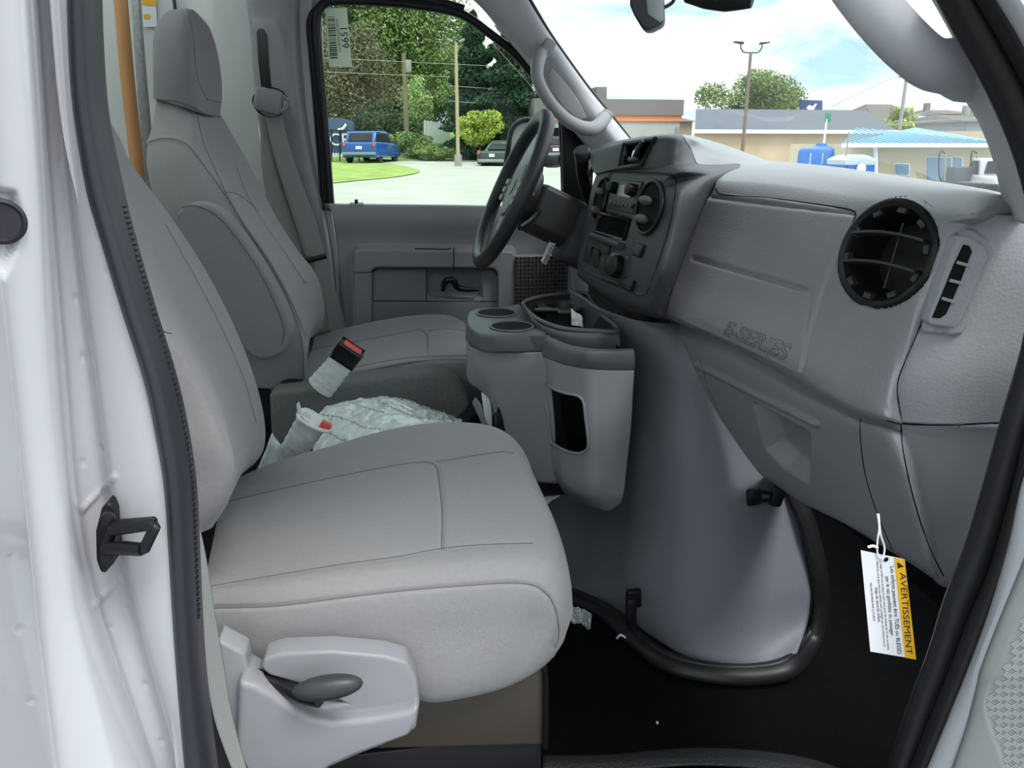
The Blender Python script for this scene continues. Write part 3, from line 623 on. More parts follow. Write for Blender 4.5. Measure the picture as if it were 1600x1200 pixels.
# ================================================================== PASSENGER SEAT
ps = thing('passenger_seat', (-.05, .98, FZ), 'near grey cloth bucket seat nearest the open door', 'seat')
B5 = pts([(150, 180, 1.16), (190, 250, 1.18), (243, 320, 1.2), (300, 400, 1.2), (345, 480, 1.2), (380, 560, 1.2), (402, 632, 1.2), (408, 685, 1.2), (398, 715, 1.19), (358, 748, 1.15)])
p1 = pts([(110, 200, .76), (165, 310, .75), (222, 430, .745), (262, 512, .74), (295, 568, .74), (325, 632, .74), (348, 690, .74), (359, 735, .745), (348, 785, .75), (320, 830, .76)])
def top(y, r_, x=-.43): return [Vector((x, y, 1.665)), Vector((x+.015, y, 1.62))]+list(r_)
B5 = top(1.12, B5); p1 = top(.84, p1, -.44)
pbk = surf('backrest', [
  [off(p, -.12, -.02, 0) for p in B5],
  [off(p, -.14, .03, 0) for p in p1],
  [off(p, -.10, .0, 0) for p in p1],
  [off(p, -.03, -.012, 0) for p in p1], p1,
  top(.88, pts([(150, 200, .84), (200, 300, .84), (255, 420, .84), (295, 510, .84), (320, 565, .84), (345, 625, .85), (360, 680, .86), (366, 730, .87), (360, 775, .87), (335, 815, .88)])),
  top(.97, pts([(165, 200, .97), (220, 300, .97), (275, 400, .97), (315, 480, .98), (340, 540, .98), (365, 600, .99), (380, 655, 1.0), (388, 705, 1.0), (378, 740, 1.0), (350, 775, 1.0)])),
  top(1.05, pts([(158, 185, 1.09), (210, 270, 1.10), (262, 345, 1.11), (312, 425, 1.12), (350, 500, 1.12), (380, 570, 1.12), (398, 635, 1.12), (404, 690, 1.12), (394, 722, 1.1), (360, 755, 1.08)])),
  B5, [off(p, -.12, .02, 0) for p in B5]], FAB, ps, nu=200, sub=18)
ph2 = hr.copy(); ph2.data = hr.data.copy(); COL.objects.link(ph2); ph2.data.transform(Matrix.Translation((-.01, -1.01, .01))); ph2.parent = ps; ph2.matrix_parent_inverse = Matrix.Translation(-rootloc(ps))
groove(pbk, [[(248, 335), (300, 425), (345, 510), (380, 590), (400, 660)]], .0025, 6)
cr_ = [(355, 757, 1.17), (420, 727, 1.17), (520, 697, 1.17), (600, 674, 1.17), (670, 662, 1.17), (725, 661, 1.17), (770, 668, 1.16), (800, 685, 1.14), (822, 715, 1.12), (835, 760, 1.10)]
pcu = surf('cushion', [
  [off(V(q), 0, .03, -.12) for q in cr_], pts(cr_),
  pts([(350, 770, 1.13), (430, 750, 1.12), (530, 724, 1.12), (610, 706, 1.12), (670, 696, 1.12), (730, 690, 1.12), (778, 692, 1.11), (812, 708, 1.10), (833, 740, 1.08), (845, 785, 1.07)]),
  pts([(345, 787, 1.08), (430, 766, 1.07), (540, 742, 1.07), (620, 728, 1.07), (680, 722, 1.07), (740, 713, 1.07), (785, 710, 1.06), (822, 725, 1.05), (842, 760, 1.04), (853, 805, 1.03)]),
  pts([(335, 835, .94), (430, 815, .94), (540, 798, .94), (620, 790, .94), (690, 786, .94), (750, 782, .94), (810, 780, .94), (852, 792, .93), (872, 830, .93), (880, 890, .93)]),
  pts([(322, 905, .81), (430, 890, .81), (540, 874, .81), (620, 864, .81), (690, 857, .81), (760, 851, .81), (825, 849, .81), (868, 862, .81), (889, 895, .81), (895, 950, .82)]),
  pts([(325, 928, .775), (430, 913, .765), (540, 898, .765), (620, 889, .765), (690, 883, .765), (760, 878, .765), (820, 877, .765), (862, 888, .765), (884, 920, .77), (893, 965, .785)]),
  pts([(330, 950, .765), (430, 946, .75), (550, 932, .745), (620, 925, .745), (690, 918, .745), (760, 913, .745), (810, 911, .745), (850, 922, .745), (874, 950, .75), (886, 985, .77)]),
  pts([(335, 985, .76), (430, 985, .745), (550, 980, .74), (620, 978, .74), (690, 975, .74), (760, 970, .74), (800, 965, .74), (840, 970, .745), (865, 985, .75), (880, 1003, .77)]),
  pts([(345, 1030, .765), (430, 1040, .75), (550, 1060, .745), (620, 1070, .745), (672, 1090, .745), (735, 1082, .745), (785, 1070, .75), (825, 1054, .755), (850, 1038, .765), (868, 1022, .78)]),
  pts([(345, 1035, .80), (430, 1045, .80), (550, 1065, .80), (620, 1075, .80), (672, 1092, .80), (735, 1084, .80), (785, 1072, .80), (825, 1055, .80), (850, 1040, .81), (868, 1024, .82)])], FAB, ps, nu=260, sub=26)
PQ = ([(330, 790), (430, 766), (540, 742), (620, 727), (665, 722), (681, 728), (687, 760), (691, 800), (690, 856)], [(681, 722), (740, 712), (785, 706), (802, 708)], [(322, 917), (430, 899), (540, 881), (620, 870), (690, 857), (760, 851), (832, 849)],
          [(335, 950), (430, 947), (550, 932), (650, 921), (740, 914), (800, 911), (835, 915), (858, 932), (870, 960), (873, 995), (866, 1012)])
groove(pcu, PQ, .0022, 7)
tr = tree_of([pcu])
for q in ([(330, 790), (430, 766), (540, 742), (620, 727), (665, 722), (681, 728), (687, 760), (691, 800), (690, 856)], [(681, 722), (740, 712), (785, 706), (802, 708)], [(322, 917), (430, 899), (540, 881), (620, 870), (690, 857), (760, 851), (832, 849)],
          [(335, 950), (430, 947), (550, 932), (650, 921), (740, 914), (800, 911), (835, 915), (858, 932), (870, 960), (873, 995), (866, 1012)]):
    seam('seam', tr, q, SEAM, pcu, n=70, r=.0013)
tr = tree_of([pbk])
seam('seam', tr, [(255, 517), (262, 520), (268, 521)], SEAM, pbk, n=8, r=.0012)
seam('seam', tr, [(258, 350), (300, 425), (345, 510), (380, 590), (400, 660)], SEAM, pbk, n=50, r=.0012)
# plastic side shield and recliner lever
ss = prism('side_shield', pts([(340, 1000), (383, 1022), (387, 1048), (455, 1082), (495, 1108), (540, 1100), (500, 1080), (455, 1066), (420, 1056), (407, 1044), (412, 1030), (440, 1021), (520, 1018), (600, 1025), (636, 1035), (650, 1060), (656, 1100), (650, 1140), (600, 1165), (560, 1180), (515, 1200), (470, 1240), (350, 1240)], .70), (0, .03, 0), GREYL, ps, bevel=.004, seg=4)
prism('lower_shield', pts([(372, 1065), (400, 1072), (430, 1088), (458, 1108), (485, 1124), (520, 1130), (580, 1124), (636, 1114), (654, 1104), (652, 1130), (640, 1152), (600, 1166), (555, 1182), (515, 1200), (470, 1240), (365, 1240)], .682), (0, .03, 0), GREYL, ps, bevel=.008, smooth_n=0, seg=5)
bm = bmesh.new(); c = P(512, 1074, .655); bmesh.ops.create_uvsphere(bm, u_segments=32, v_segments=16, radius=1, matrix=Matrix.Translation(c) @ Matrix.Rotation(math.radians(-3), 4, 'Y') @ Matrix.Diagonal((.0345, .012, .0125, 1)))
lvo = frombm('recliner_lever', bm, DARKS, ps)
tube('lever_neck', pts([(500, 1090, .675), (470, 1085, .685), (430, 1068, .70), (400, 1055, .71)]), [.010, .008, .006, .008], BLACK, lvo, n=12)
bm = bmesh.new(); prism_bm(bm, pts([(560, 1075), (856, 1030), (851, 1166), (540, 1174)], .80), Vector((0, .38, 0)), .006)
frombm('seat_base', bm, STEELD, ps)
tube('base_edge', pts([(820, 1048, .795), (845, 1040, .795), (852, 1050, .795), (852, 1168, .795)]), .004, BLACK, ps, n=20, ns=6)
bz = P(700, 1168, .80).z
box('base_plinth', (-.05, .99, (bz+FZ)/2), (.42, .37, bz-FZ), BLACK, ps, bevel=.004)

# ================================================================== BUCKLES AND WRAP BETWEEN SEATS
def buckle(cx, loc, label, pth, w0, w1, capm):
    t = thing('belt_buckle', loc, label, 'buckle', 'foam wrapped belt buckles')
    return t
bk1 = thing('belt_buckle', P(500, 602, 1.6), 'seat belt buckle with black and red tip in white foam, leaning against the driver cushion', 'buckle', 'foam wrapped belt buckles')
PF = [(math.cos(2*math.pi*k/20), math.sin(2*math.pi*k/20)*.55) for k in range(20)]
q = crom(pts([(500, 606, 1.60), (522, 580, 1.585), (541, 556, 1.57)]), 26)
tube('foam_sleeve', q, [.030-.005*(i/25)+.0007*math.sin(i*1.6)+.0009*noise.noise(Vector((i*.7, 3, 0))) for i in range(26)], FOAM, bk1, prof=PF, up=Vector((.2, 1, 0)))
ax_ = (P(548, 548, 1.56)-P(534, 566, 1.57)).normalized(); c = P(543, 553, 1.565)
s_ = ax_.cross(Vector((0, 1, 0))).normalized(); Rm = Matrix((s_, ax_.cross(s_)*-1, ax_)).transposed()
box('buckle_head', c, (.046, .026, .036), BLACK, bk1, rot=Rm, bevel=.004)
box('release_button', c+ax_*.0175, (.036, .017, .006), RED, bk1, rot=Rm, bevel=.002)
bk2 = thing('belt_buckle', P(450, 715, 1.25), 'seat belt buckle in torn white foam with red tip, beside the passenger backrest', 'buckle', 'foam wrapped belt buckles')
q = crom(pts([(450, 718, 1.28), (468, 690, 1.26), (490, 655, 1.24)]), 26)
tube('foam_sleeve', q, [.022+.004*(i/25)+.0007*math.sin(i*1.5)+.0009*noise.noise(Vector((i*.7, 9, 0))) for i in range(26)], FOAM, bk2, prof=PF, up=Vector((.2, 1, 0)))
tube('foam_rim', crom(pts([(467, 645, 1.245), (478, 640, 1.26), (500, 652, 1.26), (517, 666, 1.24), (512, 674, 1.22), (490, 668, 1.215), (468, 655, 1.225)]), 30, True), .0035, FOAM, bk2, closed=True, ns=8)
prism('foam_flap', pts([(465, 655), (463, 632), (467, 628), (472, 645), (480, 643), (486, 650), (484, 662)], 1.235), (0, .004, 0), FOAM, bk2, bevel=.001)
box('release_button', P(509, 665, 1.225), (.018, .012, .014), RED, bk2, rot=Matrix.Rotation(.6, 3, 'Y'), bevel=.003)
# plastic-wrapped bundle
rows = [[(488, 668, 1.50), (500, 648, 1.53), (520, 634, 1.56), (560, 626, 1.58), (600, 621, 1.60), (640, 628, 1.60), (675, 642, 1.60), (716, 656, 1.60)],
        [(488, 690, 1.44), (505, 665, 1.46), (530, 648, 1.48), (570, 638, 1.50), (610, 634, 1.51), (650, 640, 1.52), (690, 650, 1.53), (722, 660, 1.55)],
        [(492, 720, 1.38), (520, 690, 1.38), (545, 672, 1.40), (585, 658, 1.41), (620, 653, 1.42), (660, 655, 1.43), (700, 662, 1.44), (735, 675, 1.46)],
        [(500, 760, 1.30), (530, 730, 1.30), (560, 715, 1.30), (600, 705, 1.31), (640, 700, 1.32), (680, 700, 1.33), (720, 700, 1.35), (750, 710, 1.38)],
        [(505, 820, 1.27), (540, 800, 1.27), (570, 790, 1.27), (610, 780, 1.27), (650, 780, 1.27), (690, 780, 1.28), (730, 790, 1.30), (760, 800, 1.32)]]
wb_ = surf('plastic_wrapped_bundle', [[off(V(q), 0, .03, -.08) for q in rows[0]]]+rows, FILM, nu=90, sub=14)
for v in wb_.data.vertices:
    x, y = proj(v.co); k = 1.6 if abs((x-500)*.22+(y-640)*-.9) % 26 < 9 else .5
    v.co.z += k*.006*noise.noise(v.co*55)+k*.004*noise.noise(v.co*130)
wb_.data.update(); tag(wb_, 'clear crinkled plastic wrapped bundle lying between the two seats', 'plastic wrap')
trw = tree_of([wb_])
for q in ([(505, 648), (540, 655), (570, 668), (600, 672)], [(590, 626), (620, 640), (650, 652), (690, 655)], [(505, 668), (530, 685), (545, 690)], [(610, 622), (650, 632), (690, 652), (712, 657)], [(545, 628), (580, 640), (600, 645)]):
    qq = crom([Vector((a, b, 0)) for a, b in q], 40); L = []
    for v in qq:
        h, nn = hit(trw, v.x, v.y)
        if h is not None: L.append(h)
    if len(L) > 4: 
        rr = [.0012+.0022*random.random() for _ in L]
        tube('crinkled_fold', [p+Vector((0, 0, .002*math.sin(i*2.3))) for i, p in enumerate(L)], rr, FILMT, wb_, ns=6, ang=10)
pv = surf('plastic_bag', [[(396, 745, 1.22), (412, 712, 1.24), (425, 678, 1.26)], [(412, 742, 1.24), (426, 705, 1.27), (434, 690, 1.28)], [(432, 735, 1.26), (440, 715, 1.28), (444, 700, 1.28)]], FILM, nu=20, sub=8, thick=.001)
for v in pv.data.vertices: v.co.y += .008*noise.noise(v.co*60)
tag(pv, 'crumpled clear plastic bag scrap at the foot of the passenger backrest', 'plastic bag')

# ================================================================== DRIVER SEAT BELT
sb = thing('seat_belt', P(425, 200, 2.40), 'grey driver seat belt hanging from the far door pillar', 'seat belt')
def web(name, L, R, y, mat=BELT, par=sb): return surf(name, [pts(L, y), pts(R, y)], mat, par, nu=50, sub=4, thick=.0025)
web('webbing', [(411, 172), (425, 230), (445, 300), (465, 360), (478, 404)], [(438, 170), (450, 220), (473, 290), (495, 350), (508, 402)], 2.385)
web('inner_webbing', [(406, 180), (409, 260), (420, 330), (440, 400)], [(414, 182), (428, 250), (450, 320), (480, 400)], 2.405)
web('lap_webbing', [(487, 404), (495, 440), (508, 480), (520, 530)], [(508, 402), (520, 440), (533, 480), (545, 530)], 2.375)
c = P(424, 160, 2.37)
disc_ring('guide_ring', c, Vector((0, -1, 0)), [(.05, .012), (.05, -.002), (.046, -.006), (.040, -.006), (.038, 0), (.038, .012)], CHROME, sb, e=(1, .8))
box('guide_cover', off(P(420, 158, 2.37), 0, -.012, 0), (.075, .03, .065), GREYS, sb, rot=Matrix.Rotation(.25, 3, 'Y'), bevel=.012)
tube('tongue_bar', pts([(477, 408), (510, 400)], 2.378), .0085, BLACK, sb, ns=8)
box('tongue', P(494, 424, 2.38), (.026, .004, .045), CHROME, sb, rot=Matrix.Rotation(-.1, 3, 'Y'), bevel=.002)

# ================================================================== ENGINE COVER
ec = thing('engine_cover', (.5, 1.4, FZ), 'tall grey moulded engine cover between the two footwells', 'engine cover')
es = surf('cover_shell', [
  [(890, 452, 1.75), (905, 462, 1.62), (935, 482, 1.50), (985, 498, 1.42), (1050, 505, 1.38), (1120, 500, 1.38), (1220, 500, 1.40)],
  [(890, 500, 1.72), (920, 500, 1.60), (950, 508, 1.48), (1000, 516, 1.40), (1060, 524, 1.35), (1120, 530, 1.34), (1230, 540, 1.36)],
  [(890, 620, 1.70), (940, 600, 1.58), (980, 585, 1.47), (1020, 575, 1.37), (1060, 580, 1.31), (1130, 590, 1.29), (1240, 600, 1.31)],
  [(870, 720, 1.68), (930, 710, 1.58), (975, 705, 1.45), (1010, 700, 1.34), (1060, 705, 1.26), (1140, 715, 1.235), (1240, 725, 1.25)],
  [(850, 780, 1.66), (910, 790, 1.56), (965, 800, 1.43), (1000, 815, 1.32), (1060, 825, 1.23), (1150, 830, 1.195), (1252, 830, 1.22)],
  [(850, 850, 1.60), (900, 860, 1.52), (950, 880, 1.40), (990, 900, 1.29), (1060, 915, 1.20), (1160, 925, 1.165), (1266, 910, 1.19)],
  [(850, 890, 1.56), (890, 900, 1.48), (945, 925, 1.36), (995, 955, 1.26), (1070, 985, 1.175), (1170, 990, 1.15), (1262, 970, 1.17)],
  [(850, 908, .775, 'z'), (895, 925, .775, 'z'), (955, 950, .775, 'z'), (1010, 990, .775, 'z'), (1080, 1030, .775, 'z'), (1170, 1042, .775, 'z'), (1245, 1020, .80, 'z')]], ENG, ec, nu=90, sub=10, thick=.006)
seal_c = pts([(850, 918, .772, 'z'), (900, 935, .772, 'z'), (945, 958, .772, 'z'), (990, 997, .772, 'z'), (1040, 1034, .772, 'z'), (1110, 1052, .772, 'z'), (1180, 1055, .772, 'z'), (1235, 1043, .78, 'z'), (1270, 1000, 1.165), (1284, 950, 1.18), (1279, 890, 1.19), (1262, 820, 1.21), (1240, 770, 1.23), (1215, 700, 1.25)])
PF2 = [(-1.1, .35), (-.7, .75), (-.2, .9), (.1, .55), (.45, .85), (.9, .6), (1.1, .1), (1.1, -.6), (-1.1, -.6)]
tube('floor_seal', seal_c, .0175, RUBB, ec, n=110, prof=[(math.cos(a)*1.05, math.sin(a)*.7) for a in [2*math.pi*k/16 for k in range(16)]], up=Vector((0, -.6, .8)))
q2 = [off(p, 0, 0, .010) for p in seal_c]
tube('floor_seal', [p.lerp(Vector((.58, 1.35, p.z)), .035) for p in q2], .008, RUBB, ec, n=110, ns=8)
# latch buckles
la = P(986, 945, 1.255)
box('strap_latch', P(986, 958, 1.225), (.019, .018, .068), BLACK, ec, rot=Matrix.Rotation(-.05, 3, 'Y'), bevel=.004)
box('strap_latch', P(990, 935, 1.245), (.03, .014, .04), BLACK, ec, rot=Matrix.Rotation(-.05, 3, 'Y'), bevel=.005)
tube('latch_wire', pts([(964, 997, .77, 'z'), (970, 992, .78, 'z'), (982, 1000, .77, 'z'), (990, 1006, .765, 'z')]), .0025, PAPER, ec, n=14, ns=6)
box('toggle_latch', P(1178, 776, 1.195), (.028, .014, .034), BLACK, ec, rot=Matrix.Rotation(-.1, 3, 'Y'), bevel=.006)
tube('toggle_link', pts([(1178, 768), (1200, 770), (1214, 774)], 1.19), .004, BLACK, ec, ns=8)
tube('toggle_link', pts([(1180, 784), (1200, 782), (1214, 784)], 1.19), .004, BLACK, ec, ns=8)
box('toggle_latch', P(1214, 775, 1.19), (.026, .016, .042), BLACK, ec, rot=Matrix.Rotation(.2, 3, 'Y'), bevel=.008)
# ================================================================== CONSOLE
CHAR = M_('soft_charcoal_plastic', (96, 98, 102), .45, .1, 500, spec=.4)
co = thing('centre_console', (.3, 1.45, FZ+.2), 'floor console with cup holders, open bin and grey map pockets', 'console')
cp = surf('cup_tower', [
  [(728, 528, 1.56), (734, 542, 1.52), (770, 550, 1.44), (820, 551, 1.40), (856, 550, 1.38)],
  [(729, 560, 1.56), (738, 575, 1.52), (772, 580, 1.44), (822, 580, 1.40), (857, 580, 1.38)],
  [(732, 596, 1.56), (752, 606, 1.52), (780, 615, 1.45), (825, 620, 1.41), (862, 620, 1.385)],
  [(762, 616, 1.56), (768, 630, 1.53), (785, 650, 1.46), (828, 660, 1.42), (866, 660, 1.39)],
  [(768, 640, 1.56), (773, 655, 1.53), (790, 700, 1.47), (832, 710, 1.43), (868, 710, 1.40)],
  [(772, 690, 1.56), (786, 705, 1.53), (806, 730, 1.48), (836, 752, 1.44), (870, 756, 1.41)]], GREYL, co, nu=50, sub=8, thick=.004)
ZT = P(790, 510, 1.48).z
def foot(l, z): return [P(a, b, z, 'z') for a, b in l]
topo = [(728, 497), (732, 487), (742, 482), (782, 479), (812, 474), (826, 488), (846, 512), (856, 520), (850, 524), (770, 525), (748, 522), (739, 516), (730, 508)]
cap = bmesh.new(); loop = foot(topo, ZT); prism_bm(cap, loop, Vector((0, 0, -.034)), .006)
prism('cup_tray', pts([(728, 500, 1.56), (738, 518, 1.52), (770, 525, 1.44), (820, 525, 1.40), (858, 525, 1.38), (858, 551, 1.38), (820, 552, 1.40), (770, 551, 1.44), (736, 545, 1.52), (727, 530, 1.56)]), (.004, .004, 0), CHAR, co, bevel=.001)
ct = frombm('cup_tray', cap, CHAR, co)
for cx, cy in ((776, 489), (800, 510)):
    c = P(cx, cy, ZT+.001, 'z')
    disc_ring('cup_holder', c, Vector((0, 0, 1)), [(.046, 0), (.045, .002), (.042, .0025), (.040, .0005), (.0001, .0004)], CHAR, co)
    disc_ring('cup_well', c, Vector((0, 0, 1)), [(.0395, .0012), (.0001, .0011)], VOID, co)
rt = surf('map_pocket', [
  [(843, 556, 1.40), (862, 563, 1.35), (885, 571, 1.32), (920, 577, 1.29), (960, 579, 1.29), (991, 579, 1.30)],
  [(848, 590, 1.40), (866, 598, 1.35), (890, 607, 1.32), (922, 612, 1.29), (960, 613, 1.29), (989, 613, 1.30)],
  [(852, 640, 1.40), (870, 650, 1.35), (892, 660, 1.32), (922, 665, 1.29), (958, 666, 1.29), (986, 666, 1.30)],
  [(858, 695, 1.41), (874, 706, 1.36), (894, 715, 1.33), (922, 720, 1.30), (956, 722, 1.30), (980, 722, 1.31)],
  [(862, 735, 1.42), (876, 752, 1.37), (896, 765, 1.34), (922, 773, 1.31), (950, 775, 1.31), (974, 772, 1.31)],
  [(870, 752, 1.46), (882, 770, 1.42), (900, 782, 1.39), (925, 792, 1.36), (950, 798, 1.34), (968, 788, 1.33)]], GREYL, co, nu=150, sub=30, thick=.004)
tr = tree_of([rt])
hole = [(850, 597), (862, 606), (882, 614), (902, 618), (911, 626), (915, 655), (919, 690), (917, 702), (906, 708), (890, 706), (868, 696), (861, 690), (856, 650)]
hh = crom([Vector((a, b, 0)) for a, b in hole], 44, True); L = []
for v in hh:
    h, nn = hit(tr, v.x, v.y)
    if h is None: h, nn = P(v.x, v.y, 1.40), Vector((0, -1, 0))
    L.append(h+nn*.0005)
cut(rt, [(v.x, v.y) for v in hh])
prism('pocket_liner', [P(835, 585, 1.50), P(940, 600, 1.40), P(940, 720, 1.40), P(860, 725, 1.50)], (0.01, .01, 0), BLACK, co, bevel=0)
tube('pocket_lip', L, .0026, GREYL, rt, closed=True, ns=8)
surf('pocket_collar', [
  [(843, 556, 1.40), (862, 563, 1.35), (885, 571, 1.32), (920, 577, 1.29), (960, 579, 1.29), (991, 579, 1.30)],
  [(842, 545, 1.395), (862, 550, 1.343), (885, 558, 1.313), (920, 563, 1.283), (960, 565, 1.283), (992, 565, 1.293)],
  [(845, 530, 1.395), (864, 537, 1.345), (886, 544, 1.315), (920, 549, 1.285), (960, 550, 1.285), (991, 549, 1.295)],
  [(849, 524, 1.40), (868, 530, 1.355), (888, 538, 1.33), (922, 544, 1.30), (960, 545, 1.30), (988, 544, 1.31)],
  [(853, 526, 1.42), (870, 533, 1.375), (890, 541, 1.345), (922, 547, 1.315), (958, 547, 1.315), (984, 546, 1.32)]], CHAR, co, nu=60, sub=6, thick=.003)
# bin behind the collar
surf('bin_wall', [
  [(816, 474, 1.55), (835, 500, 1.47), (858, 512, 1.41), (885, 518, 1.37), (925, 520, 1.35), (968, 519, 1.35)],
  [(818, 480, 1.545), (836, 506, 1.465), (858, 519, 1.405), (885, 526, 1.365), (925, 529, 1.345), (969, 529, 1.345)],
  [(830, 500, 1.55), (845, 530, 1.47), (862, 545, 1.41), (888, 560, 1.37), (925, 566, 1.35), (970, 566, 1.35)]], CHAR, co, nu=50, sub=5, thick=.003)
rim = [(817, 475), (828, 468), (850, 463), (880, 459), (912, 457), (925, 470), (938, 490), (966, 517), (925, 517), (885, 514), (858, 507), (835, 495)]
RZ = P(925, 518, 1.352).z
rimp = foot(rim, RZ); tube('bin_rim', rimp, .0045, CHAR, co, n=80, closed=True, ns=10)
bm = bmesh.new(); lo = crom(rimp, 60, True); 
A = [bm.verts.new(p) for p in lo]; B = [bm.verts.new(off(p.lerp(sum(lo, Vector())/60, .08), 0, 0, -.055)) for p in lo]
for i in range(60): bm.faces.new((A[i], A[(i+1) % 60], B[(i+1) % 60], B[i]))
bm.faces.new(B); frombm('bin_liner', bm, DARKS, co)
c = P(880, 476, RZ-.012, 'z')
disc_ring('cup_holder', c, Vector((0, 0, 1)), [(.060, -.002), (.058, 0), (.044, .0), (.042, -.003), (.040, -.04), (.0001, -.04)], DARKS, co)
tube('bin_divider', foot([(836, 484), (872, 484), (874, 488), (896, 488), (898, 484), (908, 482)], RZ-.01), .004, CHAR, co, ns=8)
bg = surf('plastic_packet', [[(893, 482, 1.44), (900, 488, 1.44), (908, 492, 1.44)], [(894, 508, 1.43), (905, 510, 1.43), (912, 512, 1.43)]], FILM, nu=16, sub=12, thick=.002)
for v in bg.data.vertices: v.co.y += .01*noise.noise(v.co*90)
tag(bg, 'small clear plastic packet standing in the console bin', 'packet')
prism('collar_end', pts([(960, 537, 1.35), (966, 534, 1.38), (992, 548, 1.34), (986, 552, 1.31)]), (0, 0, -.02), BLACK, co, bevel=.001)
# papers in side pocket
pp = prism('folded_papers', pts([(752, 615, 1.54), (763, 608, 1.53), (768, 640, 1.53), (769, 665, 1.53), (765, 670, 1.53), (757, 650, 1.53)]), (.002, .01, 0), PAPER, bevel=.0005); tag(pp, 'folded white papers tucked in the side of the centre console', 'papers')
prism('side_pocket', pts([(738, 630, 1.58), (744, 622, 1.57), (752, 632, 1.55), (768, 674, 1.54), (766, 680, 1.54), (752, 662, 1.56)]), (0, .01, 0), GREYL, co, bevel=.002)
box('console_core', (.27, 1.56, 1.12), (.16, .20, .28), BLACK, co, bevel=.01)

# ================================================================== DASHBOARD
da = thing('dashboard', (.7, 1.4, 1.1), 'wide two tone grey dashboard running across the cab under the windshield', 'dashboard')
pad = surf('dash_pad', [
  [(1180, 249, 1.05, 'x'), (1300, 260, .95, 'x'), (1420, 277, .88, 'x'), (1520, 292, .78, 'x'), (1590, 308, .70, 'x'), (1640, 330, .70)],
  [(1160, 257, .80, 'x'), (1300, 268, .74, 'x'), (1430, 285, .68, 'x'), (1530, 298, .62, 'x'), (1580, 312, .60, 'x'), (1640, 335, .66)],
  [(1138, 266, .66, 'x'), (1240, 271, .65, 'x'), (1350, 281, .62, 'x'), (1470, 300, .57, 'x'), (1550, 318, .535, 'x'), (1600, 335, .64)],
  [(1121, 280, .585, 'x'), (1210, 287, .585, 'x'), (1325, 304, .57, 'x'), (1430, 318, .54, 'x'), (1520, 338, .505, 'x'), (1540, 350, .64)],
  [(1114, 298, .565, 'x'), (1195, 308, .565, 'x'), (1318, 330, .55, 'x'), (1410, 345, .525, 'x'), (1485, 360, .50, 'x'), (1494, 368, .64)],
  [(1085, 360, .535, 'x'), (1180, 378, .535, 'x'), (1295, 402, .52, 'x'), (1390, 410, .505, 'x'), (1455, 425, .487, 'x'), (1468, 428, .64)],
  [(1060, 430, .50, 'x'), (1160, 460, .50, 'x'), (1275, 500, .49, 'x'), (1360, 515, .48, 'x'), (1420, 525, .468, 'x'), (1434, 520, .64)],
  [(1044, 478, .475, 'x'), (1148, 520, .475, 'x'), (1258, 570, .465, 'x'), (1332, 605, .458, 'x'), (1386, 628, .45, 'x'), (1404, 620, .64)],
  [(1042, 492, .475, 'x'), (1150, 536, .475, 'x'), (1254, 592, .467, 'x'), (1328, 632, .458, 'x'), (1384, 652, .45, 'x'), (1408, 658, .64)],
  [(1050, 500, .50, 'x'), (1152, 545, .50, 'x'), (1256, 604, .49, 'x'), (1328, 642, .478, 'x'), (1384, 659, .47, 'x'), (1410, 662, .655)]], GREY, da, nu=320, sub=30, thick=.006)
# relief: glove door field, its groove, the roll's underside, vent hole
dent(pad, [(1112, 305), (1335, 333), (1332, 338), (1110, 311)], .010, 7)
glove = [(1110, 303), (1200, 310), (1300, 325), (1337, 334), (1330, 350), (1312, 390), (1288, 450), (1266, 520), (1252, 584), (1150, 536), (1044, 490), (1052, 450), (1072, 395), (1088, 340)]
dent(pad, glove, -.0035, 3)
dent(pad, [(1084, 404), (1258, 453)], .0035, 6, line=True)
dent(pad, [(1266, 455), (1251, 600)], .001, 5, line=True)
VC = (1385, 397)
tr = tree_of([pad])
vh, vn = hit(tr, *VC)
vn = Vector((-.93, -.30, .22)).normalized()
s, u, n2 = basis(vn)
ring = [proj(vh+(s*math.cos(a)+u*math.sin(a))*.056) for a in [2*math.pi*k/40 for k in range(40)]]
dent(pad, ring, .075, 3, d=-vn)
tr = tree_of([pad])
seam('glove_joint', tr, [(1118, 294), (1125, 303), (1200, 309), (1290, 321), (1325, 327), (1338, 333), (1334, 345), (1315, 385)], VOID, da, r=.0016, n=60)
seam('glove_joint', tr, [(1110, 303), (1090, 338), (1072, 395), (1052, 450), (1040, 492)], VOID, da, r=.0012)
gd = [(1128, 505), (1230, 548)]
h, nn = hit(tr, 1178, 531); h0, _x = hit(tr, 1130, 510); h1, _x = hit(tr, 1228, 550)
hu, _x = hit(tr, 1185, 505)
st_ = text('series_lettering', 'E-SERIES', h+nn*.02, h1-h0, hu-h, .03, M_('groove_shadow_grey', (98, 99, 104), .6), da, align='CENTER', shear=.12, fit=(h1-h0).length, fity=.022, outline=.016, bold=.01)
for v in st_.data.vertices:
    k_ = (v.co-(h+nn*.02)).dot(nn); g0 = tr.ray_cast(v.co+nn*.01, -nn)
    if g0[0] is not None: v.co = g0[0]+nn*(k_*.8+.0009)
st_.data.update()
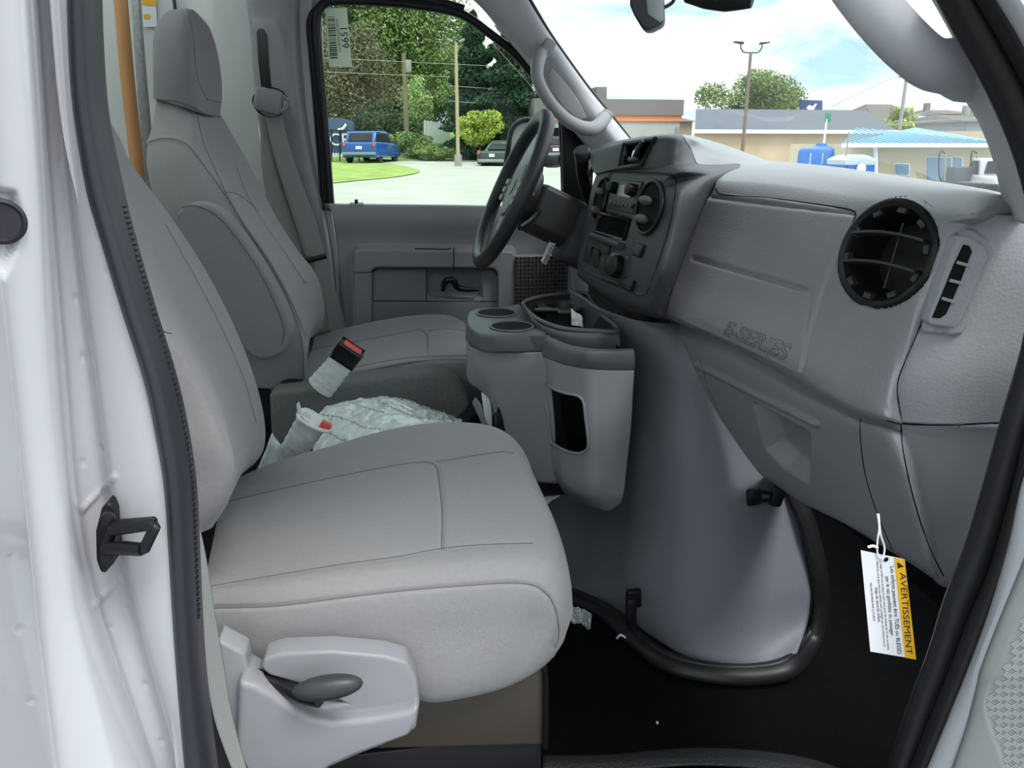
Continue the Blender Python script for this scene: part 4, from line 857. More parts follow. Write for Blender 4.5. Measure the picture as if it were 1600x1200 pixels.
# round vent
vr = disc_ring('round_vent', vh, vn, [(.058, -.004), (.058, .003), (.055, .005), (.050, .003), (.046, -.004), (.042, -.02), (.040, -.045), (.0001, -.046)], BLACK, da, ns=48)
bm = bmesh.new()
for k in range(10):
    a = 2*math.pi*k/10+.2; c = vh+(s*math.cos(a)+u*math.sin(a))*.046+vn*.001
    box_bm(bm, c, (.006, .010, .006), rot=Matrix((s*math.cos(a)+u*math.sin(a), u*math.cos(a)-s*math.sin(a), vn)).transposed(), w=.001)
frombm('vent_notches', bm, DARKS, vr, True)
for kk in (.017, -.014):
    ll = [vh+s*x+u*(kk+.004*(1-(x/.045)**2))+vn*(.004-.1*abs(x)) for x in [(.043*(i/10)-.0) for i in range(-10, 11)]]
    tube('vent_louver', ll, .011, DARKS, vr, prof=[(-.12, .9), (.12, .9), (.16, 0), (.12, -1), (-.12, -1), (-.16, 0)], up=vn)
tube('vent_pivot', [vh+u*.035-vn*.012, vh-u*.035-vn*.012], .0012, DARKS, vr, ns=6)
# end panel with demister vent
ep = surf('end_panel', [
  [(1496, 362, .64), (1520, 341, .64), (1560, 336, .63), (1650, 345, .62)],
  [(1470, 425, .64), (1500, 415, .635), (1550, 410, .625), (1650, 410, .61)],
  [(1438, 510, .64), (1480, 505, .633), (1540, 500, .622), (1650, 500, .605)],
  [(1404, 590, .64), (1450, 588, .632), (1520, 585, .62), (1650, 585, .60)],
  [(1409, 660, .645), (1460, 663, .632), (1530, 663, .62), (1650, 662, .60)]], GREY, da, nu=160, sub=26, thick=.01)
bz_ = [(1495, 365), (1506, 358), (1520, 360), (1548, 380), (1553, 392), (1548, 410), (1508, 508), (1500, 521), (1488, 523), (1440, 518), (1434, 512), (1450, 470), (1480, 400)]
dent(ep, bz_, -.006, 4)
tr = tree_of([ep])
dv_ = [(1506, 382), (1514, 384), (1518, 393), (1500, 440), (1478, 490), (1468, 497), (1457, 496), (1470, 465), (1490, 415)]
dvp = [hit(tr, a, b) for a, b in dv_]
def rib(c0, c1): return [hit(tr, *c0)[0]+Vector((-.002, -.002, 0)), hit(tr, *c1)[0]+Vector((-.002, -.002, 0))]
sv = prism('demister_vent', [h+nn*.008 for h, nn in [hit(tr, a, b) for a, b in [(1500, 372), (1512, 370), (1538, 388), (1540, 402), (1498, 502), (1488, 512), (1450, 506), (1446, 500)]]], (0, .02, 0), GREY, da, bevel=.003)
tr = tree_of([sv, ep])
prism('vent_slot', [hit(tr, a, b)[0]+Vector((-.0005, -.0012, 0)) for a, b in dv_], (0, .003, 0), VOID, sv, bevel=0)
for a, b in (((1493, 409), (1511, 414)), ((1482, 437), (1502, 442)), ((1470, 465), (1490, 471))):
    tube('slot_rib', [hit(tr, *a)[0]+Vector((-.001, -.003, 0)), hit(tr, *b)[0]+Vector((-.001, -.003, 0))], .0016, GREYS, sv, ns=6)
# lower dash
ld = surf('lower_dash', [
  [(1045, 470, .54, 'x'), (1150, 520, .54, 'x'), (1250, 575, .53, 'x'), (1340, 620, .51, 'x'), (1390, 640, .50, 'x'), (1420, 650, .665), (1480, 655, .655), (1650, 658, .62)],
  [(1046, 498, .53, 'x'), (1150, 546, .53, 'x'), (1250, 602, .52, 'x'), (1340, 648, .50, 'x'), (1390, 662, .49, 'x'), (1420, 667, .655), (1480, 668, .645), (1650, 668, .61)],
  [(1072, 545, .52, 'x'), (1160, 585, .52, 'x'), (1262, 635, .505, 'x'), (1345, 670, .485, 'x'), (1395, 682, .475, 'x'), (1425, 684, .655), (1480, 685, .645), (1650, 685, .61)],
  [(1103, 615, .55, 'x'), (1180, 655, .545, 'x'), (1280, 700, .525, 'x'), (1370, 735, .505, 'x'), (1420, 750, .49, 'x'), (1442, 755, .66), (1490, 755, .65), (1640, 750, .61)],
  [(1150, 690, .59, 'x'), (1220, 735, .58, 'x'), (1310, 780, .56, 'x'), (1390, 815, .54, 'x'), (1440, 835, .52, 'x'), (1462, 840, .67), (1500, 835, .66), (1620, 820, .62)],
  [(1185, 738, .62, 'x'), (1245, 777, .61, 'x'), (1315, 812, .59, 'x'), (1400, 862, .57, 'x'), (1450, 892, .55, 'x'), (1474, 908, .68), (1505, 890, .67), (1600, 870, .63)],
  [(1200, 745, .70, 'x'), (1250, 781, .70, 'x'), (1318, 815, .69, 'x'), (1402, 866, .67, 'x'), (1452, 897, .65, 'x'), (1480, 918, .70), (1510, 895, .70), (1600, 875, .70)]], GREY, da, nu=240, sub=26, thick=.006)
dent(ld, [(1180, 633), (1262, 678), (1262, 752), (1225, 728), (1198, 700)], .03, 9)
dent(ld, [(1090, 570), (1180, 615), (1278, 662)], -.006, 7, line=True)
tr = tree_of([ld, ep, pad])
seam('panel_joint', tr, [(1092, 560), (1102, 590), (1108, 610), (1135, 665), (1165, 715)], SEAM, da, r=.0012)
seam('panel_joint', tr, [(1344, 655), (1345, 690), (1352, 740), (1370, 800), (1395, 860)], VOID, da, r=.0012)
seam('panel_joint', tr, [(1408, 664), (1410, 700), (1428, 780), (1450, 850), (1474, 900)], VOID, da, r=.0012)
seam('panel_joint', tr, [(1386, 657), (1410, 662), (1480, 664), (1552, 661), (1620, 661)], VOID, da, r=.0016)
seam('panel_joint', tr, [(1494, 366), (1468, 428), (1438, 508), (1404, 590), (1402, 620), (1409, 660)], VOID, da, r=.0012, n=70)
prism('defroster_slot', pts([(1178, 252, 1.0, 'x'), (1300, 264, .90, 'x'), (1420, 281, .82, 'x'), (1530, 297, .72, 'x'), (1530, 301, .70, 'x'), (1420, 286, .79, 'x'), (1300, 269, .87, 'x'), (1178, 257, .97, 'x')]), (0, 0, -.004), VOID, da, bevel=0)
# centre stack (charcoal)
stk = surf('centre_stack', [
  [(938, 248, .50, 'x'), (980, 248, .50, 'x'), (1030, 250, .50, 'x'), (1070, 254, .52, 'x'), (1112, 257, .61, 'x'), (1158, 255, .75, 'x')],
  [(936, 262, .47, 'x'), (980, 262, .47, 'x'), (1030, 264, .47, 'x'), (1070, 268, .475, 'x'), (1110, 272, .55, 'x'), (1150, 266, .68, 'x')],
  [(926, 290, .46, 'x'), (975, 290, .455, 'x'), (1022, 292, .455, 'x'), (1062, 296, .462, 'x'), (1090, 300, .50, 'x'), (1112, 305, .58, 'x')],
  [(915, 340, .44, 'x'), (965, 345, .435, 'x'), (1010, 350, .435, 'x'), (1050, 356, .445, 'x'), (1072, 362, .48, 'x'), (1088, 366, .55, 'x')],
  [(905, 395, .42, 'x'), (950, 408, .415, 'x'), (995, 418, .415, 'x'), (1032, 426, .425, 'x'), (1050, 430, .455, 'x'), (1062, 432, .52, 'x')],
  [(902, 425, .415, 'x'), (935, 448, .41, 'x'), (975, 465, .41, 'x'), (1012, 476, .42, 'x'), (1030, 480, .445, 'x'), (1044, 484, .50, 'x')],
  [(904, 432, .44, 'x'), (938, 460, .43, 'x'), (975, 480, .43, 'x'), (1010, 490, .44, 'x'), (1030, 496, .46, 'x'), (1042, 498, .52, 'x')],
  [(915, 436, .55, 'x'), (945, 464, .55, 'x'), (980, 484, .55, 'x'), (1015, 494, .55, 'x'), (1032, 498, .55, 'x'), (1045, 500, .58, 'x')]], DARK, da, nu=160, sub=20, thick=.006)
dent(stk, [(955, 268), (1048, 272), (1056, 282), (1048, 345), (1032, 400), (1010, 458), (1000, 462), (960, 447), (908, 422), (912, 380), (935, 320), (945, 285)], .004, 2)
dent(stk, [(942, 332), (985, 343), (977, 374), (934, 362)], .05, 3)
tr = tree_of([stk])
seam('face_joint', tr, [(955, 268), (1048, 272), (1056, 282), (1048, 345), (1032, 400), (1010, 458), (1000, 462), (960, 447), (908, 422)], VOID, stk, r=.0014, n=80)
def onstk(px, py): return hit(tr, px, py)
h, nn = onstk(980, 355)
prism('storage_pocket', [onstk(a, b)[0]-Vector((.002, 0, 0)) for a, b in ((941, 334), (984, 344), (976, 373), (934, 361))], (.003, 0, 0), VOID, stk, bevel=0)
tube('pocket_frame', [onstk(a, b)[0]-Vector((.004, 0, 0)) for a, b in ((940, 333), (986, 343), (977, 375), (933, 362))], .0035, DARKS, stk, closed=True, ns=6)
tube('pocket_sill', [onstk(a, b)[0]-Vector((.008, 0, 0)) for a, b in ((930, 368), (955, 376), (976, 384))], .007, DARK, stk, ns=8)
rp = [onstk(a, b)[0] for a, b in ((960, 281), (1006, 284), (991, 334), (950, 325))]
rd = prism('radio', [p-Vector((.004, 0, 0)) for p in rp], (.006, 0, 0), DARKS, stk, bevel=.002)
prism('display', [onstk(a, b)[0]-Vector((.006, 0, 0)) for a, b in ((972, 288), (992, 290), (988, 309), (968, 306))], (.003, 0, 0), DISP, rd, bevel=.001)
for a in ((964, 294), (994, 298)):
    h, nn = onstk(*a); cyl('radio_knob', h-Vector((.002, 0, 0)), h+Vector((-.020, -.004, .004)), .0125, .011, BLACK, rd, 18, .001)
prism('button_strip', [onstk(a, b)[0]-Vector((.007, 0, 0)) for a, b in ((958, 311), (996, 318), (993, 326), (955, 318))], (.004, 0, 0), BLACK, rd, bevel=.001)
for k in range(6):
    f = k/6; a = [(959+37*f, 312.5+7*f), (964+37*f, 313.5+7*f), (961+37*f, 319.5+7*f), (956+37*f, 318.5+7*f)]
    prism('radio_button', [onstk(*q)[0]-Vector((.009, 0, 0)) for q in a], (.004, 0, 0), DARKS, rd, bevel=.0006)
def pxell(cx, cy, rx, ry, tl, n=32): return [(cx+rx*math.cos(t)*math.cos(tl)-ry*math.sin(t)*math.sin(tl), cy+rx*math.cos(t)*math.sin(tl)+ry*math.sin(t)*math.cos(tl)) for t in [2*math.pi*k/n for k in range(n)]]
for (cx, cy, rx, ry, tl, nb) in ((1018, 324, 19, 42, .22, 0), (941, 312, 9, 34, .22, 1)):
    e = [onstk(max(a, 916), b) for a, b in pxell(cx, cy, rx, ry, tl)]; e = [x for x in e if x[0] is not None]
    vt = prism('oval_vent', [h-Vector((.003, 0, 0)) for h, _ in e], (.004, 0, 0), VOID, stk, bevel=0)
    tube('vent_ring', [h-Vector((.004, 0, 0)) for h, _ in e], .0035, BLACK, vt, closed=True, ns=8)
    for (oy, w) in ((-.012, 1), (.02, 1)):
        h, nn = onstk(cx-(4 if not nb else 0)-oy*200, cy+oy*900-(2 if nb else 0))
        bm = bmesh.new(); rr = .026 if not nb else .018
        bmesh.ops.create_uvsphere(bm, u_segments=20, v_segments=10, radius=1, matrix=Matrix.Translation(h-Vector((.008, 0, 0))) @ Matrix.Rotation(.25, 4, 'Y') @ Matrix.Diagonal((.012, rr, .0085, 1)))
        frombm('vent_louver', bm, CHAR, vt)
# switches under the pocket
for q, m_, nm, dd in (([(920, 384), (929, 386), (925, 412), (915, 408)], BLACK, 'rocker_switch', .008), ([(932, 388), (941, 391), (937, 418), (927, 413)], BLACK, 'rocker_switch', .008), ([(945, 382), (956, 385), (952, 398), (941, 394)], DARKS, 'switch_blank', .006),
    ([(940, 400), (948, 403), (944, 430), (936, 425)], DARKS, 'switch_blank', .004), ([(955, 397), (985, 400), (983, 432), (972, 437), (950, 425)], DARKS, 'socket_plate', .003)):
    prism(nm, [onstk(*a)[0]-Vector((dd, 0, 0)) for a in q], (dd+.002, 0, 0), m_, stk, bevel=.002)
h, nn = onstk(970, 418); cyl('power_socket_cap', h, h+Vector((-.022, -.006, .006)), .022, .021, BLACK, stk, 24, .003)
box('cap_hinge', h+Vector((-.012, .002, .022)), (.012, .016, .008), GREYL, stk, bevel=.002)
prism('key_pad_tab', [onstk(*a)[0]-Vector((.006, 0, 0)) for a in ((1000, 380), (1010, 384), (1003, 402), (990, 398), (994, 388))], (.007, 0, 0), BLACK, stk, bevel=.001)
tube('tray_ledge', [onstk(*a)[0]-Vector((.004, 0, 0)) for a in ((944, 434), (965, 442), (990, 453), (995, 440))], .003, BLACK, stk, ns=6)
# hump above the stack
hump = surf('dash_hump', [
  [(922, 240, .64, 'x'), (960, 226, .66, 'x'), (1000, 215, .68, 'x'), (1035, 210, .70, 'x'), (1075, 211, .72, 'x'), (1125, 224, .78, 'x'), (1170, 240, .86, 'x'), (1222, 260, .95, 'x')],
  [(924, 236, .50, 'x'), (960, 225, .50, 'x'), (1000, 216, .50, 'x'), (1035, 212, .51, 'x'), (1068, 213, .53, 'x'), (1105, 226, .64, 'x'), (1155, 241, .76, 'x'), (1205, 260, .88, 'x')],
  [(922, 242, .48, 'x'), (955, 232, .475, 'x'), (990, 222, .475, 'x'), (1028, 216, .48, 'x'), (1062, 218, .50, 'x'), (1085, 235, .57, 'x'), (1130, 248, .68, 'x'), (1190, 262, .82, 'x')],
  [(925, 262, .47, 'x'), (945, 252, .465, 'x'), (975, 246, .465, 'x'), (1014, 242, .47, 'x'), (1055, 240, .49, 'x'), (1080, 251, .54, 'x'), (1118, 260, .64, 'x'), (1175, 268, .77, 'x')],
  [(930, 272, .46, 'x'), (945, 268, .46, 'x'), (968, 264, .46, 'x'), (1000, 264, .465, 'x'), (1045, 263, .48, 'x'), (1075, 268, .51, 'x'), (1112, 274, .60, 'x'), (1165, 275, .72, 'x')]], DARK, da, nu=120, sub=12, thick=.006)
hump.data.materials.append(GREYS)
for f in hump.data.polygons:
    x, y = proj(f.center)
    if inpoly(x, y, [(1064, 205), (1078, 230), (1090, 257), (1130, 262), (1300, 268), (1300, 195)]): f.material_index = 1
tr = tree_of([hump])
hp = [hit(tr, *a)[0] for a in ((978, 224), (1026, 217), (1005, 258), (970, 262))]
cut(hump, [(979, 225), (1025, 218), (1004, 257), (971, 261)])
g4 = [(972, 216), (1036, 210), (1012, 266), (964, 268)]; G5 = []
for a in range(9):
    rw = []
    for b in range(9):
        x = (g4[0][0]*(8-b)+g4[1][0]*b)/8*(8-a)/8+(g4[3][0]*(8-b)+g4[2][0]*b)/8*a/8; y = (g4[0][1]*(8-b)+g4[1][1]*b)/8*(8-a)/8+(g4[3][1]*(8-b)+g4[2][1]*b)/8*a/8
        hq = hit(tr, x, y)[0]; rw.append((hq if hq is not None else P(x, y, .5, 'x'))+Vector((.035, 0, -.006)))
    G5.append(rw)
try_ = grid_mesh('tray_recess', G5, VOID, hump)
tube('tray_frame', [p-Vector((.003, 0, 0)) for p in hp], .0045, DARKS, hump, closed=True, ns=8)
tube('tray_divider', [hit(tr, *a)[0]-Vector((.006, 0, 0)) for a in ((1010, 220), (1001, 234), (994, 250))], .0045, DARKS, hump, ns=8)
box('tray_clip', hit(tr, 997, 249)[0]-Vector((.01, 0, 0)), (.012, .04, .008), DARKS, hump, bevel=.003)
seam('panel_joint', tr, [(1066, 214), (1078, 230), (1084, 245), (1090, 256), (1130, 262), (1200, 264)], SEAM, hump, r=.0015)
# instrument hood
hd = surf('instrument_hood', [
  [(1010, 212, 2.0), (975, 218, 2.05), (945, 225, 2.15), (925, 232, 2.25), (912, 250, 2.34)],
  [(1000, 222, 1.90), (965, 232, 1.96), (940, 238, 2.04), (925, 246, 2.14), (915, 262, 2.24)],
  [(990, 232, 1.82), (958, 240, 1.88), (935, 250, 1.94), (922, 262, 2.02), (914, 280, 2.12)],
  [(985, 250, 1.86), (955, 254, 1.92), (935, 262, 1.98), (924, 275, 2.06), (918, 295, 2.16)]], DARK, da, nu=50, sub=8, thick=.005)
box('instrument_cluster', (.68, 2.02, 1.52), (.10, .50, .24), VOID, da, bevel=.03)
box('steering_shroud', (.62, 1.98, 1.33), (.16, .36, .22), DARKS, da, bevel=.03)
box('knee_panel', (.70, 2.0, 1.16), (.16, .62, .30), DARKS, da, bevel=.03)
# ================================================================== STEERING
sw = thing('steering_wheel', (.30, 2.0, 1.5), 'black steering wheel with grey thumb buttons in front of the driver seat', 'steering wheel')
wc = P(799, 297, 2.0); wn = Vector((-math.cos(math.radians(25)), 0, math.sin(math.radians(25)))); wu = Vector((math.sin(math.radians(25)), 0, math.cos(math.radians(25)))); ws_ = Vector((0, 1, 0))
WR = .196
tube('rim', [wc+wu*WR*math.cos(t)+ws_*WR*math.sin(t) for t in [2*math.pi*k/72 for k in range(72)]], .0185, DARKS, sw, closed=True, ns=14)
def wpt(a, b, c=0): return wc+ws_*a+wu*b+wn*c
hub = bmesh.new(); prism_bm(hub, [wpt(math.cos(t)*.085*(1 if abs(math.cos(t)) > .5 else .95), math.sin(t)*.075, .0) for t in [2*math.pi*k/28 for k in range(28)]], -wn*.06, .015, 3); frombm('airbag_hub', hub, DARKS, sw)
for sgn in (-1, 1):
    prism('spoke', [wpt(sgn*.07, .03, -.005), wpt(sgn*.19, .012, -.005), wpt(sgn*.19, -.035, -.005), wpt(sgn*.07, -.04, -.005)], -wn*.022, DARKS, sw, bevel=.006)
    for oy in (.022, .0, -.022):
        box('thumb_button', wpt(sgn*.105, oy-.004, .0), (.008, .035, .016), LIGHTBTN, sw, rot=Matrix.Rotation(math.radians(25), 3, 'Y'), bevel=.003)
prism('lower_spoke', [wpt(-.035, -.06, -.005), wpt(-.03, -.19, -.005), wpt(.03, -.19, -.005), wpt(.035, -.06, -.005)], -wn*.02, DARKS, sw, bevel=.006)
disc_ring('hub_badge', wpt(0, .01, .0), wn, [(.022, 0), (.020, .002), (.0001, .003)], DARKS, sw)
scn = thing('steering_column', wc-wn*.2, 'charcoal steering column shroud with ignition lock and stalks', 'steering column')
def cpt(a, b, c): return wc+ws_*a+wu*b-wn*c
bm = bmesh.new()
prism_bm(bm, [cpt(-.065, .05, .06), cpt(.065, .05, .06), cpt(.07, -.06, .06), cpt(.0, -.085, .06), cpt(-.07, -.06, .06)], -wn*.13, .015)
frombm('upper_shroud', bm, DARKS, scn)
bm = bmesh.new()
prism_bm(bm, [cpt(-.085, .045, .17), cpt(.085, .045, .17), cpt(.09, -.09, .17), cpt(.02, -.115, .17), cpt(-.09, -.10, .17)], -wn*.15, .018)
lsh = frombm('lower_shroud', bm, DARK, scn)
trc = tree_of([lsh]); h, nn = hit(trc, 872, 377)
if h is None: h = P(872, 377, 1.90); nn = Vector((0, -1, 0))
kd = Vector((-.45, -.85, .1)).normalized()
disc_ring('ignition_lock', h+kd*.004, kd, [(.021, -.02), (.021, .003), (.019, .006), (.015, .006), (.013, .002), (.0001, .002)], CHROME, scn)
ky = thing('ignition_key', h, 'ignition key with white paper tag hanging from the column lock', 'key')
prism('key_bow', [h+kd*.008+Vector((-.01, 0, .012)), h+kd*.030+Vector((-.012, 0, .016)), h+kd*.034+Vector((-.012, 0, -.012)), h+kd*.01+Vector((-.01, 0, -.012))], (.008, .004, 0), BLACK, ky, bevel=.002)
tg = prism('paper_tag', pts([(858, 378), (868, 381), (853, 414), (845, 408)], h.y-.05), (0, .001, 0), PAPER, ky, bevel=0)
text('tag_writing', 'NDC0665', P(857, 397, h.y-.0515), P(848, 412, 1.8)-P(862, 382, 1.8), P(870, 400, 1.8)-P(850, 390, 1.8), .012, INK, tg, align='CENTER')
tube('key_ring', [P(864, 378, h.y-.04)+Vector((0.009*math.cos(t), 0, .009*math.sin(t))) for t in [2*math.pi*k/16 for k in range(16)]], .0012, CHROME, ky, closed=True, ns=6)
sh = thing('gear_lever', P(925, 330, 2.05), 'black column gear lever with round knob behind the steering wheel', 'gear lever')
tube('lever_rod', pts([(909, 240, 1.96), (911, 275, 1.98), (922, 315, 2.02), (938, 345, 2.08)]), [.017, .0155, .011, .010], BLACK, sh, n=20, ns=14)
disc_ring('lever_knob', P(909, 236, 1.955), Vector((-.3, -.5, .8)), [(.021, -.02), (.021, 0), (.018, .005), (.0001, .006)], DARKS, sh)
tube('turn_stalk', pts([(842, 330, 1.93), (828, 345, 1.85), (812, 356, 1.8)]), .007, BLACK, scn, n=8)
# ================================================================== MIRROR UNIT AT TOP OF WINDSHIELD
sm_ = thing('windshield_sensor', P(1010, 20, 1.5), 'black and grey camera sensor box at the top of the windshield', 'sensor')
prism('sensor_case', pts([(984, -20), (984, 8), (990, 22), (1001, 40), (1008, 47), (1018, 46), (1034, 38), (1038, 30), (1036, -20)], 1.5), (.02, .05, 0), DARKS, sm_, bevel=.006)
prism('sensor_cover', pts([(1008, -20), (1012, 22), (1032, 36), (1037, 30), (1036, -20)], 1.497), (0, .01, 0), LIGHTBTN, sm_, bevel=.002)
tube('sensor_cable', pts([(1037, 12), (1045, 8), (1052, 2), (1056, -12)], 1.53), .0035, BLACK, sm_, n=10)
rm = tube('rearview_mirror', pts([(1075, -14, 1.36), (1110, -8, 1.32), (1150, -2, 1.28), (1176, 0, 1.26)]), [.018, .022, .021, .012], BLACK, n=20, prof=[(math.cos(a)*.5, math.sin(a)) for a in [2*math.pi*k/16 for k in range(16)]])
tag(rm, 'black rear view mirror hanging at the top of the windshield', 'mirror')
# ================================================================== WARNING TAG
wt = thing('airbag_warning_tag', P(1375, 880, .60), 'hanging white and yellow airbag warning card tied to the lower dashboard', 'warning tag')
TY = .60
a_, b_, c_, d_ = P(1345, 860, TY), P(1413, 874, TY-.004), P(1431, 1030, TY-.012), P(1360, 1018, TY-.008)
prism('card', [a_, b_, c_, d_], (0.0002, .0006, 0), PAPER, wt, bevel=0)
def tp(uu, vv, e=.0006): return a_.lerp(b_, uu).lerp(d_.lerp(c_, uu), vv)+Vector((0, -e, 0))
prism('yellow_band', [tp(.76, 0), tp(1, 0), tp(1, 1), tp(.76, 1)], (0, .0003, 0), YELL, wt, bevel=0)
dn = (d_-a_); upv = (b_-a_)
cw = dn.length; k_ = upv.length
def line(body, uu, v0, v1, m_=INK, bold=0, shear=.2, nm='print_line', fy=None): return text(nm, body, tp(uu, (v0+v1)/2, .001 if uu > .76 else .00035), dn, upv, .01, m_, wt, extrude=.00003, align='CENTER', shear=shear, bold=bold, fit=cw*(v1-v0), fity=fy)
line('AVERTISSEMENT', .875, .12, .955, nm='headline', fy=k_*.135)
prism('warning_symbol', [tp(.81, .035, .001), tp(.81, .10, .001), tp(.96, .068, .001)], (0, .0002, 0), INK, wt, bevel=0)
line('Les enfants peuvent être TUÉS ou BLESSÉS', .66, .09, .97); line('par le sac gonflable du passager.', .535, .20, .80)
line('Le siège arrière est la place la plus sûre pour les enfants de 12 ans ou moins.', .42, .05, .95); line('Assurez-vous que tous les enfants sont protégés par une ceinture ou un', .34, .08, .92)
line('siège de sécurité enfant.', .265, .33, .68); line('NE PAS RETIRER PAR LE CLIENT', .15, .30, .68, shear=0)
hc = tp(.56, .035, .001); disc_ring('punched_hole', hc, Vector((0, -1, 0)), [(.0024, 0), (.0001, .0002)], VOID, wt, ns=14)
tube('string', pts([(1371, 803, .612), (1374, 825, .60), (1371, 845, .597), (1372, 868, .597), (1380, 873, .594)]), .0009, PAPER, wt, n=30, ns=6)
tube('string', pts([(1373, 803, .612), (1376, 835, .60), (1382, 855, .597), (1380, 873, .594)]), .0009, PAPER, wt, n=30, ns=6)
tube('string_knot', pts([(1356, 855, .598), (1364, 853, .597), (1371, 856, .597)]), .0014, PAPER, wt, n=10, ns=6)
# ================================================================== FLOOR BITS
fs_ = surf('plastic_scrap', [[(894, 947, .785, 'z'), (912, 951, .785, 'z'), (925, 957, .785, 'z')], [(892, 972, .755, 'z'), (908, 976, .755, 'z'), (922, 984, .755, 'z')]], FILMT, nu=24, sub=16, thick=.0006)
for v in fs_.data.vertices: v.co.z += .008*noise.noise(v.co*90)
tag(fs_, 'crumpled clear plastic scrap on the black floor by the engine cover', 'plastic scrap')
fs2 = surf('plastic_scrap', [[(842, 762, 1.50), (862, 756, 1.52), (880, 760, 1.53)], [(848, 790, 1.44), (868, 778, 1.46), (884, 770, 1.48)]], FILM, nu=24, sub=12, thick=.0006)
for v in fs2.data.vertices: v.co.z += .006*noise.noise(v.co*90)
tag(fs2, 'clear plastic film piece on the ledge below the console', 'plastic scrap')
cr2 = box('paper_crumb', P(1027, 1129, FZ+.002, 'z'), (.004, .004, .004), PAPER, bevel=.001); tag(cr2, 'tiny white paper crumb on the black floor mat', 'crumb')
sg = surf('trim_9', [
  [(848, 1180, .752, 'z'), (950, 1178, .752, 'z'), (1080, 1168, .752, 'z'), (1180, 1172, .752, 'z'), (1270, 1186, .752, 'z'), (1350, 1215, .752, 'z')],
  [(848, 1192, .764, 'z'), (950, 1190, .764, 'z'), (1080, 1181, .764, 'z'), (1180, 1184, .764, 'z'), (1270, 1198, .764, 'z'), (1340, 1228, .764, 'z')],
  [(848, 1205, .764, 'z'), (950, 1203, .764, 'z'), (1080, 1194, .764, 'z'), (1180, 1198, .764, 'z'), (1270, 1212, .764, 'z'), (1340, 1245, .764, 'z')]], M_('speckled_sill_rubber', (58, 59, 61), .5, 1, 300, spec=.5, bdist=.003), nu=80, sub=6, thick=.004); tag(sg, kind='structure')
#EXTERIOR#
# ================================================================== OUTSIDE
GRAV = M_('pale_gravel', (176, 172, 164), .95, .4, 3, var=.10, vscale=.6)
GRASS = M_('grass_green', (142, 160, 80), .95, .6, 4, var=.25, vscale=1.2)
BANK = M_('bank_grass', (112, 138, 62), .95, .8, 3, var=.35, vscale=.8)
BARK = M_('tree_bark', (96, 84, 72), .9, .6, 8)
POLEW = M_('weathered_pole_wood', (128, 112, 94), .9)
POLEG = M_('grey_pole_metal', (150, 148, 142), .5)
BLUEC = M_('container_blue', (62, 84, 112), .5, .4, 4, kind='wave')
def leafm(n, c): return M_(n, c, .8, var=.35, vscale=.7, spec=.2)
def sst(t): t = max(0, min(1, t)); return t*t*(3-2*t)
def gz(x, y):
    z = .9*sst((y-14)/32)
    k = 1-sst((x-(y*.235))/6)              # the bank rises only on the wooded side
    return z+k*2.3*sst((y-46.5)/13)
def G(px, py):
    d = (CF+(px-800)/FPX*CR+(600-py)/FPX*CU); t = 4.0
    while t < 200:
        p = CAMP+d*t
        if p.z < gz(p.x, p.y): return Vector((p.x, p.y, gz(p.x, p.y)))
        t += .1
    return CAMP+d*60
bm = bmesh.new(); xs = [-160+i*4 for i in range(91)]; ys = [-120+j*4 for j in range(76)]
gv = [[bm.verts.new((x, y, gz(x, y))) for x in xs] for y in ys]
for j in range(len(ys)-1):
    for i in range(len(xs)-1): bm.faces.new((gv[j][i], gv[j][i+1], gv[j+1][i+1], gv[j+1][i]))
g_ = frombm('ground', bm, GRAV); tag(g_, kind='structure')
ga = box('ground_unseen_dark', (20, -52, -.02), (360, 128, .06), M_('unseen_ground_dark_grey', (112, 112, 114), .95, .4, 6, var=.1, vscale=.5), bevel=0); tag(ga, kind='structure')  # unseen darker ground, added to cut light bouncing into the cab
def patch(name, loop, m, lift=.03):
    L = crom([G(*q) for q in loop], 60, True); c = sum(L, Vector())/len(L); rings = []
    for k in range(9): rings.append([p.lerp(c, k/8.0) for p in L])
    for r in rings:
        for p in r: p.z = gz(p.x, p.y)+lift
    o = grid_mesh(name, rings, m, face=False, closed_u=True)
    if o.data.polygons[0].normal.z < 0: o.data.flip_normals()
    return o
tag(patch('ground_grass_island', [(470, 262), (530, 254), (600, 256), (648, 264), (655, 270), (620, 277), (560, 283), (500, 288), (460, 286)], GRASS), kind='structure')
bm = bmesh.new(); gx = [-30+i*1.5 for i in range(36)]; gy = [46+j*1.5 for j in range(22)]
def edge(x): return 46.6+1.2*math.sin(x*.3)
gv = [[bm.verts.new((x, (y if y > 48 else edge(x)), gz(x, (y if y > 48 else edge(x)))+.05)) for x in gx] for y in gy]
for j in range(len(gy)-1):
    for i in range(len(gx)-1):
        if gx[i] < 10.4: bm.faces.new((gv[j][i], gv[j][i+1], gv[j+1][i+1], gv[j+1][i]))
bmesh.ops.delete(bm, geom=[v for v in bm.verts if not v.link_faces], context='VERTS')
tag(frombm('ground_grass_bank', bm, BANK), kind='structure')
TREEN = [0]
